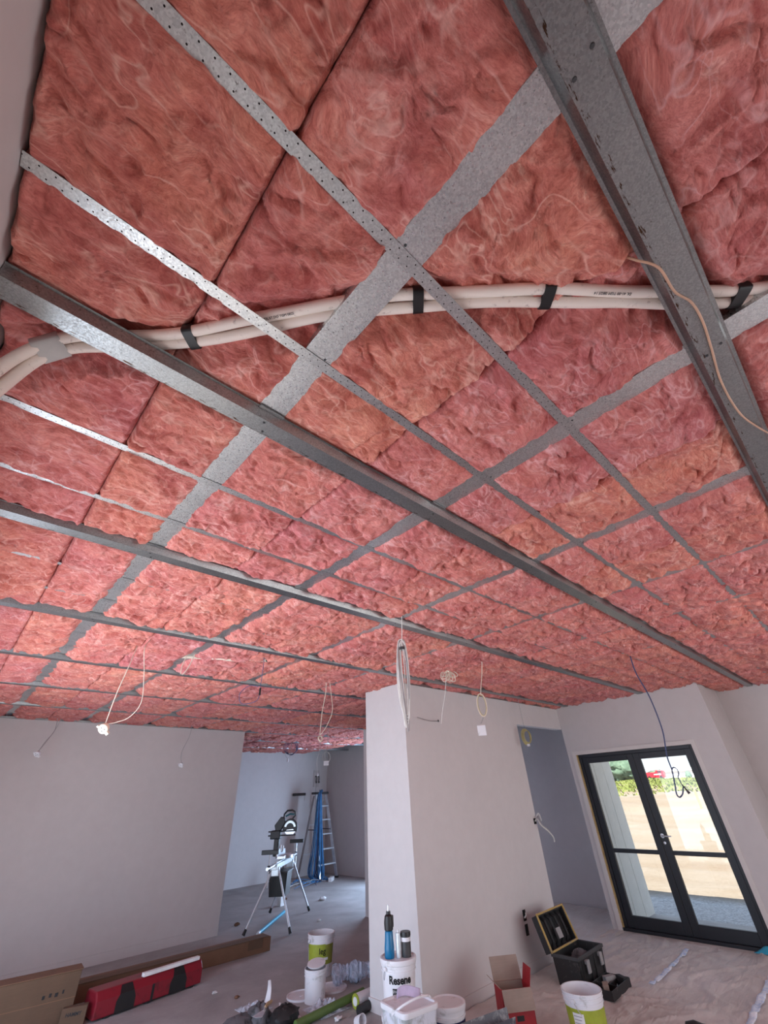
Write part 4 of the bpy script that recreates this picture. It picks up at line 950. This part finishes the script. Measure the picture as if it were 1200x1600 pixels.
# plastic bag roll
m = MB(); pts = [(3.80, 5.02, .07), (3.90, 4.98, .085), (4.02, 4.92, .08), (4.18, 4.86, .075), (4.32, 4.80, .07)]
pc = curve_pts(pts, 8); m.tube(pc, [.055 + .02 * abs(math.sin(i * 1.3)) + .015 * math.sin(i * .5) for i in range(len(pc))], 18)
m.v = [(x + .012 * float(nz(x * 30, z * 40, 2)), y + .012 * float(nz(y * 30, z * 30, 3)), max(.002, z + .012 * float(nz(x * 25, y * 25, 4)))) for x, y, z in m.v]
tag(obj('plastic_bag', m, M['bag'], smooth=60), 'crumpled bluish clear plastic bag on the floor behind the middle wall corner', 'bag')
def crumple(name, lab, x, y, r, h, mat, seed, n=30):
    m = MB().sheet(lambda u, v: (x + r * (u - .5) * 2, y + r * (v - .5) * 2, .004 + max(0, h * (.5 + float(nz(u * 4 + seed, v * 4, seed)) + .5 * float(nz(u * 9 + seed, v * 9, seed + 1)))) * math.sin(PI * u) * math.sin(PI * v)), n, n)
    return tag(obj(name, m, mat, smooth=60, solid=.0008), lab, 'plastic sheet')
crumple('plastic_film', 'clear crumpled plastic film around the foot of the small white tub', 3.42, 4.62, .16, .07, M['film'], 4)
crumple('plastic_film', 'clear plastic film scrap with an upright corner on the open concrete', 2.98, 5.17, .13, .05, M['film'], 8)
o = obj('upright_film', MB().sheet(lambda u, v: (3.08 + .03 * u + .03 * math.sin(v * 2), 5.16 - .06 * u * (1 - v), .01 + .15 * v), 6, 10), M['white_plastic'], solid=.001); tag(o, 'thin curled white plastic offcut standing up on the concrete', 'scrap')
# green tube, white roll
t = thing('green_tube', 'long dark green tube on the floor pointing at the middle wall', 'tube', (3.55, 4.50, .03)); obj('tube', MB().tube([(-.55, -.02, 0), (.24, .02, .02)], .03, 14), M['green_tube'], t)
t = thing('paper_roll', 'white paper roll with a green end lying beside the green tube', 'roll', (3.66, 4.38, .05)); obj('roll', MB().tube([(-.06, .02, 0), (.16, .03, .0)], .048, 18), M['white_plastic'], t); obj('end_ring', MB().tube([(-.068, .02, 0), (-.060, .02, 0)], .050, 18), M['lime'], t); obj('core', MB().tube([(-.072, .02, 0), (-.067, .02, 0)], .03, 14), M['white_paint'], t)
t = thing('black_tube', 'short black tube lying right beside the white paper roll', 'tube', (3.62, 4.26, .035)); obj('tube', MB().tube([(-.10, 0, 0), (.16, .04, 0)], .035, 14), M['black'], t)
# gloves / tool pile bottom
def lump(name, lab, cat, x, y, rx, ry, rz, mat, seed):
    o = blob((0, 0, rz * .8), rx, ry, rz, mat, name, seed, 22, None, .28); o.location = (x, y, .0)
    for v in o.data.vertices: v.co.z = max(.002, v.co.z)
    return tag(o, lab, cat)
lump('work_rag', 'crumpled dirty grey rag at the bottom edge, left of the pile', 'rag', 2.68, 4.86, .17, .11, .05, M['cloth_rag'], 3)
lump('work_glove', 'dirty grey work glove on top of the rags at the bottom edge', 'glove', 2.84, 4.82, .10, .12, .07, M['cloth_rag'], 5)
lump('work_glove', 'dark crumpled work glove right of the rags beside the lid', 'glove', 2.98, 4.62, .13, .10, .07, M['tool_black'], 6)
t = thing('trowel', 'trowel with a tan handle lying across the rags at the bottom edge', 'trowel', (2.80, 4.66, .13), .6)
obj('handle', MB().tube([(.0, 0, .015), (.05, 0, .02), (.12, 0, .015)], [.010, .014, .011], 10), M['wood_handle'], t); obj('blade', MB().prism([(0, -.01), (-.14, -.045), (-.16, 0), (-.14, .045), (0, .01)], lambda u, v: (u, v, 0), lambda u, v: (u, v, .002)), M['alu'], t, smooth=0); obj('neck', MB().tube([(-.03, 0, .003), (-.01, 0, .015), (.01, 0, .015)], .004, 6), M['alu'], t)
o = obj('paper_cup', MB().lathe([(0, 0), (.03, 0), (.04, .085), (.037, .085), (.028, .005), (0, .005)], 20).xf(Matrix.Rotation(1.3, 4, 'X')), M['white_plastic']); o.location = (3.36, 4.10, .04); tag(o, 'small white cup lying by the foot of the middle wall corner', 'cup')
# ================================================================= TOOLBOX
TA = math.radians(1.5)
t = thing('toolbox', 'open black toolbox with a dusty yellow-edged lid beside the middle wall', 'toolbox', (5.46, 3.095, .016), TA)
HX, HY, TH = .285, .135, .215
th = .012
m = MB(); tp = .93
def wallq(a, b): return a
m.prism([(-HX * tp, 0), (HX * tp, 0), (HX, TH), (-HX, TH)], lambda u, v: (u, -HY * (tp + (1 - tp) * v / TH), v), lambda u, v: (u, -HY * (tp + (1 - tp) * v / TH) + th, v))
m.prism([(-HX * tp, 0), (HX * tp, 0), (HX, TH), (-HX, TH)], lambda u, v: (u, HY * (tp + (1 - tp) * v / TH), v), lambda u, v: (u, HY * (tp + (1 - tp) * v / TH) - th, v))
m.prism([(-HY * tp, 0), (HY * tp, 0), (HY, TH), (-HY, TH)], lambda u, v: (-HX * (tp + (1 - tp) * v / TH), u, v), lambda u, v: (-HX * (tp + (1 - tp) * v / TH) + th, u, v))
m.prism([(-HY * tp, 0), (HY * tp, 0), (HY, TH), (-HY, TH)], lambda u, v: (HX * (tp + (1 - tp) * v / TH), u, v), lambda u, v: (HX * (tp + (1 - tp) * v / TH) - th, u, v))
m.box(-HX * tp, HX * tp, -HY * tp, HY * tp, 0, .012)
obj('body', m, M['tool_black'], t, bevel=.003, smooth=0)
m = MB()
for a, b, c_, d_ in ((-HX - .008, HX + .008, -HY - .008, -HY + .012), (-HX - .008, HX + .008, HY - .012, HY + .008), (-HX - .008, -HX + .012, -HY, HY), (HX - .012, HX + .008, -HY, HY)): m.box(a, b, c_, d_, TH - .022, TH + .004)
obj('rim', m, M['grey_dk'], t, bevel=.003, smooth=0)
for x in (-.15, .15):
    obj('latch', MB().box(x - .028, x + .028, -HY - .034, -HY - .018, TH - .12, TH - .03).box(x - .022, x + .022, -HY - .02, -HY + .0, TH - .06, TH - .03), M['grey_cable'], t, bevel=.004)
m = MB()
for x in (-.22, -.05, .05, .22): m.box(x - .006, x + .006, -HY * .97 - .006, -HY * .95, .02, TH - .03)
obj('rib', m, M['tool_black'], t)
# lid, hinged at the back, opened past upright
LM = Matrix.Translation((0, HY + .005, TH)) @ Matrix.Rotation(math.radians(-20), 4, 'X')
lid = obj('lid', MB().box(-HX - .006, HX + .006, .045, .062, .0, .28).box(-HX - .006, -HX + .010, -.01, .05, .0, .28).box(HX - .010, HX + .006, -.01, .05, .0, .28).box(-HX, HX, -.01, .05, .264, .28).box(-HX, HX, -.01, .05, .0, .014).xf(LM), M['tool_black'], t, bevel=.006, smooth=0)
obj('edge_trim', MB().box(-HX - .012, -HX + .006, -.022, -.006, -.004, .288).box(HX - .006, HX + .012, -.022, -.006, -.004, .288).box(-HX - .012, HX + .012, -.022, -.006, .274, .29).box(-HX - .012, HX + .012, -.022, -.006, -.006, .010).xf(LM), M['yellow_trim'], lid, bevel=.004, smooth=0)
m = MB()
for x in (-.16, -.05, .06, .17): m.tube([(x, .045, .02), (x, .005, .06), (x, .0, .15), (x, .005, .22), (x, .045, .26)], .014, 8)
for z in (.10, .20): m.box(-HX + .01, HX - .01, .03, .046, z - .005, z + .005)
m.xf(LM); obj('inner_rib', m, M['tool_black'], lid)
obj('label', MB().box(-.045, .045, -.016, -.012, .06, .14).xf(LM), M['grey_cable'], lid)
obj('top_handle', MB().tube([(.12, .075, .1), (.14, .10, .1), (.24, .10, .1), (.26, .075, .1)], .012, 8).xf(LM), M['black'], lid)
lump('concrete_rubble', 'grey lumpy debris lying inside the open toolbox', 'debris', 5.47, 3.09, .12, .08, .07, M['cloth_rag'], 14).location.z = .10
tr = thing('tool_tray', 'black lift-out tray of small tools on the floor beside the toolbox', 'tray', (5.34, 2.78, .016), .03)
m = MB().box(-.22, .22, -.115, .115, 0, .006).box(-.22, .22, -.115, -.107, 0, .062).box(-.22, .22, .107, .115, 0, .062).box(-.22, -.212, -.107, .107, 0, .062).box(.212, .22, -.107, .107, 0, .062).box(-.004, .004, -.107, .107, 0, .045).box(.0, .21, -.004, .004, 0, .045)
obj('body', m, M['tool_black'], tr, bevel=.002, smooth=0)
for k, (x, y, z, rz_, mt, nm, lb) in enumerate([(5.25, 2.77, .056, .5, 'red_plastic', 'screw_box', 'small red-ended box of screws in the tool tray'), (5.46, 2.83, .056, -.4, 'grey_cable', 'drill_bit_case', 'grey bit case in the far half of the tool tray'), (5.52, 2.73, .056, 1.1, 'tool_black', 'screwdriver_bit_set', 'dark bit set in the near half of the tool tray')]):
    q = thing(nm, lb, 'tool', (x, y, z), rz_); obj('case', MB().box(-.055, .055, -.025, .025, -.03, .03), M['card_grey'] if k == 0 else M[mt], q, bevel=.004); obj('end', MB().box(.055, .075, -.02, .02, -.025, .025), M[mt], q, bevel=.003)
for k, (a, b) in enumerate([((5.33, 2.70), (5.42, 2.74)), ((5.33, 2.84), (5.41, 2.82))]):
    q = thing('screwdriver', 'small %s screwdriver lying in the tool tray' % ('nearer' if k == 0 else 'farther'), 'screwdriver', (a[0], a[1], .036)); d_ = Vector((b[0] - a[0], b[1] - a[1], .012))
    obj('handle', MB().tube([(0, 0, 0), tuple(d_ * .5)], .011, 10), M['red_plastic'] if k == 0 else M['grey_cable'], q); obj('shaft', MB().tube([tuple(d_ * .5), tuple(d_ * 1.1)], .003, 6), M['alu'], q)
# shoe tip
t = thing('work_boot', 'black rubber boot toe showing at the bottom edge on the drop sheet', 'boot', (4.90, 1.86, .016), -.75)
m = MB(); secs = []
n = 18
for i, (x, wd, h) in enumerate([(-.14, .038, .10), (-.08, .042, .105), (-.02, .046, .085), (.05, .050, .070), (.10, .047, .060), (.135, .036, .048), (.152, .018, .030), (.156, .004, .012)]):
    for k in range(n):
        a = 2 * PI * k / n; m.v.append((x, wd * math.cos(a), max(0, h * .5 + h * .5 * math.sin(a))))
for i in range(7):
    for k in range(n): m.f.append((i * n + k, i * n + (k + 1) % n, (i + 1) * n + (k + 1) % n, (i + 1) * n + k))
m.f.append(tuple(range(n))); m.f.append(tuple(7 * n + k for k in range(n)))
obj('upper', m, M['tool_black'], t, smooth=60); obj('sole', MB().box(-.145, .12, -.045, .045, -.004, .012), M['black'], t, bevel=.006)

# ================================================================= LEFT FLOOR GROUP
t = thing('cardboard_carton', 'tall flat brown carton standing at the far left floor edge', 'box', (1.15, 6.36, 0), math.radians(-6))
obj('body', MB().box(-.75, .55, -.10, .10, 0, .355), M['card'], t, bevel=.004)
obj('flap', MB().box(-.75, .56, -.105, .10, .357, .362), M['card_dk'], t)
obj('seam', MB().box(-.75, .552, -.1015, -.100, .18, .186), M['card_dk'], t)
obj('printed_marks', MB().box(.28, .30, -.1022, -.1005, .21, .235).box(.33, .35, -.1022, -.1005, .215, .24).box(.375, .40, -.1022, -.1005, .21, .235).box(.43, .445, -.1022, -.1005, .22, .245), M['ink'], t)
t = thing('cardboard_carton', 'long low brown carton lying along the foot of the big left wall', 'box', (2.65, 6.83, 0), math.radians(-1.5))
obj('body', MB().box(-1.35, 1.37, -.11, .12, 0, .135), M['card_dk'], t, bevel=.004)
obj('lid_flap', MB().box(-1.35, 1.34, -.115, .02, .136, .142), M['card'], t)
obj('tape_patch', MB().box(1.05, 1.25, -.1175, -.115, .05, .1405).box(1.05, 1.25, -.1175, .02, .1405, .144), M['card'], t)
t = thing('small_carton', 'small torn brown carton piece in front of the tall carton', 'box', (1.70, 6.16, 0), math.radians(-20))
obj('body', MB().box(-.10, .10, -.035, .035, 0, .13), M['card'], t, bevel=.003); text_obj('lettering', 'HAMMY', .035, M['ink'], Matrix.Translation((0, -.036, .085)) @ Matrix.Rotation(PI / 2, 4, 'X'), t, .0008)
t = thing('timber_offcut', 'pale flat offcut lying on the floor at the lower left corner', 'offcut', (1.45, 6.12, 0), -.1); obj('board', MB().box(-.25, .18, -.03, .03, 0, .03), M['white_plastic'], t, bevel=.002)
t = thing('tool_case', 'long red plastic case with two black grip recesses on the floor', 'case', (2.36, 6.28, 0), math.radians(8))
prof = [(-.13, .012), (-.13, .13), (-.085, .19), (.10, .19), (.12, .16), (.12, .012)]
obj('body', MB().prism(prof, lambda u, v: (-.54, u, v), lambda u, v: (.54, u, v)), M['red_plastic'], t, bevel=.012, smooth=0)
for x in (-.26, .27):
    m = MB(); q = [(-.09, .012), (.09, .012), (.09, .09), (.065, .135), (-.065, .135), (-.09, .09)]
    m.prism(q, lambda u, v: (x + u, -.133, v), lambda u, v: (x + u, -.118, v)); m.prism([(-.065, 0), (.065, 0), (.05, .045), (-.05, .045)], lambda u, v: (x + u, -.134 + v * .9, .133 + v * 1.2), lambda u, v: (x + u, -.12 + v * .9, .128 + v * 1.2))
    obj('grip_recess', m, M['black'], t)
for x in (-.40, -.02, .44): obj('foot', MB().lathe([(.035, 0), (.038, .025), (0, .03)], 16, (x, -.09, 0)), M['black'], t)
obj('centre_seam', MB().box(-.012, .012, -.134, -.128, .012, .13), M['black'], t)
t = thing('white_strip', 'white painted batten resting on top of the red case', 'batten', (2.50, 6.22, .192), math.radians(8)); obj('strip', MB().box(-.24, .37, -.025, .025, 0, .028), M['white_paint'], t, bevel=.002)
# ================================================================= MITRE SAW ON STAND
A0 = math.radians(45); SC = (4.83, 7.83)
t = thing('saw_stand', 'folding aluminium saw stand with four splayed legs in the rear room', 'stand', (SC[0], SC[1], 0), A0)
ZS = .80
obj('rail', MB().tube([(-1.02, 0, ZS - .03), (.95, 0, ZS - .03)], .022, 12), M['alu'], t)
obj('beam', MB().box(-.62, .62, -.045, .045, ZS - .085, ZS - .02).box(-.55, .55, -.02, .02, ZS - .02, ZS), M['alu_pale'], t, bevel=.006)
for sx_ in (-1, 1):
    for sy_ in (-1, 1):
        a = (sx_ * .50, sy_ * .04, ZS - .07); b = (sx_ * .71, sy_ * .345, .02)
        lg = obj('leg', MB().tube([a, b], .016, 10), M['alu'], t)
        obj('rubber_foot', MB().tube([Vector(b) + (Vector(a) - Vector(b)).normalized() * .07, Vector(b) + Vector((0, 0, -.0))], [.019, .024], 10), M['black'], lg)
    obj('leg_bracket', MB().box(sx_ * .50 - .05, sx_ * .50 + .05, -.06, .06, ZS - .17, ZS - .06), M['alu_pale'], t, bevel=.01)
for sx_, zz in ((-1, .13), (1, .13)):
    s_ = obj('work_support', MB().tube([(sx_ * .93, 0, ZS - .25), (sx_ * .93, 0, ZS + zz)], .009, 8), M['alu'], t)
    obj('support_head', MB().box(sx_ * .93 - .022, sx_ * .93 + .022, -.13, .13, ZS + zz, ZS + zz + .055), M['black'], s_, bevel=.005)
    obj('clamp_knob', MB().lathe([(0, -.03), (.022, -.03), (.026, 0), (.022, .03), (0, .03)], 12).xf(Matrix.Translation((sx_ * .93, 0, ZS - .03))), M['black'], s_)
SW = thing('mitre_saw', 'black and teal sliding mitre saw mounted on the folding stand', 'saw', (SC[0], SC[1], ZS), A0); SW.scale = (.86, .86, .86)
obj('base', MB().lathe([(0, 0.003), (.17, .003), (.17, .05), (.15, .065), (0, .065)], 32).box(-.30, .30, -.07, .07, .01, .055), M['alu'], SW, bevel=.004)
obj('fence', MB().prism([(-.30, .055), (.30, .055), (.28, .13), (.12, .13), (.05, .09), (-.05, .09), (-.12, .13), (-.16, .17), (-.24, .15), (-.30, .10)], lambda u, v: (u, .055, v), lambda u, v: (u, .075, v)), M['alu_pale'], SW, smooth=0)
obj('fence_stop', MB().box(-.10, -.05, .05, .078, .10, .21).box(.08, .13, .05, .078, .10, .19), M['white_paint'], SW, bevel=.008)
obj('arm_post', MB().box(-.055, .055, .12, .22, .03, .36).prism([(-.08, .30), (.08, .30), (.07, .44), (-.07, .44)], lambda u, v: (u, .10, v), lambda u, v: (u, .30, v)), M['black'], SW, bevel=.015)
for z in (.355, .42):
    obj('slide_rail', MB().tube([(0, -.20, z), (0, .36, z)], .012, 10), M['grey_dk'], SW)
bl = Matrix.Translation((0, -.08, .47))
obj('blade', MB().lathe([(0, -.0015), (.125, -.0015), (.125, .0015), (0, .0015)], 48).xf(bl @ Matrix.Rotation(PI / 2, 4, 'Y')), M['alu'], SW)
g = [(.15 * math.cos(a), .15 * math.sin(a)) for a in np.linspace(-.35, PI + .5, 26)] + [(-.06, -.02), (.06, -.03)]
obj('blade_guard', MB().prism(g, lambda u, v: (-.028, -.08 + u, .47 + v), lambda u, v: (.028, -.08 + u, .47 + v)), M['black'], SW, bevel=.008)
g2 = [(.118 * math.cos(a), .118 * math.sin(a)) for a in np.linspace(.2, PI * .95, 20)] + [(.08 * math.cos(a), .08 * math.sin(a)) for a in np.linspace(PI * .95, .2, 20)]
obj('guard_trim', MB().prism(g2, lambda u, v: (-.034, -.08 + u, .47 + v), lambda u, v: (-.029, -.08 + u, .47 + v)), M['alu_pale'], SW)
obj('motor', MB().lathe([(0, 0), (.05, 0), (.058, .02), (.055, .15), (.04, .17), (0, .17)], 20).xf(Matrix.Translation((.03, -.05, .53)) @ Matrix.Rotation(PI / 2, 4, 'Y')), M['teal'], SW)
obj('handle', MB().tube([(0, .07, .60), (0, .06, .70), (0, -.0, .755), (0, -.10, .76), (0, -.16, .73), (0, -.17, .67), (0, -.12, .62)], .017, 10), M['black'], SW)
obj('handle_grip', MB().tube([(0, -.15, .69), (0, -.06, .70), (0, .03, .66)], .016, 10), M['teal'], SW)
obj('head_housing', MB().prism([(.10, .44), (.20, .40), (.24, .52), (.12, .66), (.04, .64), (.02, .56)], lambda u, v: (-.045, u, v), lambda u, v: (.045, u, v)), M['black'], SW, bevel=.012)
t = thing('black_crate', 'black open crate hanging below the saw between the stand legs', 'crate', (SC[0] - .1, SC[1] - .1, .36), A0)
sqloft(t, 'body', [(.17, .13, .02, 0), (.19, .15, .02, .30)], M['black']); obj('rim', MB().box(-.20, .20, -.16, .16, .285, .305), M['grey_dk'], t)
for k in (-1, 1): obj('hook', MB().bar((k * .12, 0, .30), (k * .12, 0, .372), .02, .006), M['grey_dk'], t)
t = thing('cyan_pipe', 'shiny cyan pipe lying on the floor under the saw stand', 'pipe', (4.78, 7.95, .02)); obj('tube', MB().tube([(-.50, -.46, 0), (.50, .46, .0)], .021, 14), M['cyan'], t); obj('end_sleeve', MB().tube([(-.52, -.48, 0), (-.46, -.42, 0)], .024, 14), M['alu_pale'], t)
t = thing('paper_carton', 'small white upright carton on the floor behind the saw stand', 'box', (5.55, 8.98, 0), .3); obj('body', MB().box(-.06, .06, -.04, .04, 0, .17), M['white_paint'], t, bevel=.002); obj('open_top', MB().box(-.055, .055, -.035, .035, .169, .1705), M['card_grey'], t)
# ================================================================= STEPLADDER
t = thing('stepladder', 'tall aluminium stepladder standing in the corner of the rear room', 'ladder', (7.78, 11.02, 0), math.radians(5))
HT = 1.72
# local: x = width, y = depth (front -y)
for s in (-1, 1):
    obj('stile', MB().bar((s * .27, -.42, 0), (s * .17, -.03, HT), .028, .065), M['alu'], t)
    obj('rear_leg', MB().bar((s * .29, .40, 0), (s * .17, .05, HT - .05), .025, .045), M['grey_cable'] if s < 0 else M['alu'], t)
    obj('foot', MB().box(s * .27 - .03, s * .27 + .03, -.46, -.38, 0, .035), M['black'], t)
for k in range(5):
    z = .28 + k * .29; f = z / HT; w_ = .27 - .10 * f; y_ = -.42 + .39 * f
    obj('tread', MB().box(-w_, w_, y_ - .045, y_ + .045, z - .012, z + .012), M['alu_pale'], t)
for z in (.45, 1.05):
    f = z / HT; w_ = .29 - .12 * f; y_ = .40 - .35 * f
    obj('rear_brace', MB().bar((-w_, y_, z), (w_, y_, z), .02, .02), M['alu'], t)
obj('top_cap', MB().box(-.22, .22, -.09, .11, HT - .02, HT + .03), M['grey_dk'], t, bevel=.008)
for s in (-1, 1): obj('spreader', MB().bar((s * .2, -.22, .95), (s * .215, .22, .95), .012, .02), M['grey_dk'], t)
o = obj('red_sticker', MB().box(-.258, -.218, -.335, -.330, .52, .80), M['red_plastic'], t)
# blue cable hank over the ladder
t = thing('cable_hank', 'thick hank of blue cables draped over the stepladder top to the floor', 'cable', (7.56, 10.72, 0))
rc = random.Random(8)
for k in range(34):
    o1 = Vector(((rc.random() - .5) * .24, (rc.random() - .5) * .24, 0)); z1 = rc.uniform(.02, .10)
    top = Vector((.10 + .06 * rc.random(), .12 + .05 * rc.random(), 1.76 + .03 * rc.random()))
    pts = [top + Vector((.05, .05, -.02)), top, Vector((.01, .02, 1.64)) + o1 * .4, Vector((0, 0, 1.1)) + o1 * .7, Vector((-.01, -.02, .55)) + o1 * 1.1, Vector((0, 0, z1 + .05)) + o1 * 1.5, Vector(((rc.random() - .5) * .5, (rc.random() - .5) * .4 - .1, .012))]
    wire('strand', pts, .010, M['blue_cable'] if k % 5 else M['navy_cable'], t, 6, 6)
t = thing('cable_tangle', 'flat tangle of blue and white cable ends on the floor before the stepladder', 'cable', (7.1, 10.45, 0))
for k in range(22):
    a = rc.random() * 2 * PI; p0 = Vector((.25 * math.cos(a) + .2, .15 * math.sin(a) + .2, .012)); p1 = p0 + Vector((rc.uniform(-.7, .4), rc.uniform(-.45, .2), 0)); mid = (p0 + p1) / 2 + Vector((rc.uniform(-.2, .2), rc.uniform(-.2, .2), rc.uniform(0, .07)))
    wire('strand', [p0, mid, p1], .006, (M['blue_cable'], M['navy_cable'], M['blue_cable'], M['white_cable'])[k % 4], t, 6, 6)
t = thing('timber_offcut', 'white board offcut lying at the foot of the stepladder', 'offcut', (7.72, 10.35, 0), .7); obj('board', MB().box(-.14, .14, -.04, .04, 0, .07), M['white_paint'], t, bevel=.003)
t = thing('timber_brace', 'short brown timber leaning behind the saw stand', 'timber', (6.75, 10.75, 0), .5); obj('board', MB().bar((0, 0, .02), (.14, .10, .42), .07, .04), M['raw_timber'], t)
t = thing('tool_holder', 'dark tool holder sticking out left of the stepladder top', 'holder', (7.50, 11.35, 1.72), math.radians(135)); obj('tray', MB().box(-.02, .32, -.05, .05, -.03, .03), M['grey_dk'], t, bevel=.01); obj('hook', MB().tube([(0, 0, -.03), (.0, 0, -.14)], .008, 6), M['white_cable'], t)
t = thing('wall_bracket', 'grey bracket board fixed high on the rear wall above the stepladder', 'bracket', (8.02, 11.585, 2.08)); obj('plate', MB().box(-.09, .09, -.005, .012, -.20, .20), M['wall'], t); 
for x in (-.04, .05): obj('hook', MB().tube(curve_pts([(x, -.005, .05), (x, -.05, .05), (x, -.06, -.02), (x, -.05, -.10), (x, -.09, -.08)], 5), .012, 6), M['grey_dk'], t)
wire('wire', [(0, -.02, -.1), (-.03, -.04, -.25), (-.06, -.06, -.36)], .005, M['grey_cable'], t)
# small debris
rd = random.Random(12)
for k, (x, y, s, lab) in enumerate([(6.3, 8.7, .05, 'crumpled white scrap on the floor right of the saw stand'), (5.9, 9.4, .035, 'small dark scrap on the floor behind the saw stand'), (5.3, 7.4, .025, 'tiny white crumb on the floor beside the right saw-stand foot'), (4.35, 8.3, .04, 'small brown scrap on the floor beyond the near stand foot'), (2.9, 5.85, .02, 'tiny white crumb on the floor right of the red case'), (3.0, 5.55, .02, 'tiny white crumb on the open concrete nearer the camera'), (3.35, 4.35, .03, 'white crumpled scrap beside the green tube')]):
    o = blob((0, 0, s * .4), s * 1.3, s, s * .5, M['white_paint'] if k % 2 == 0 else M['card_dk'], 'floor_scrap', k + 30, 10, None, .6); o.location = (x, y, .0); tag(o, lab, 'scrap')
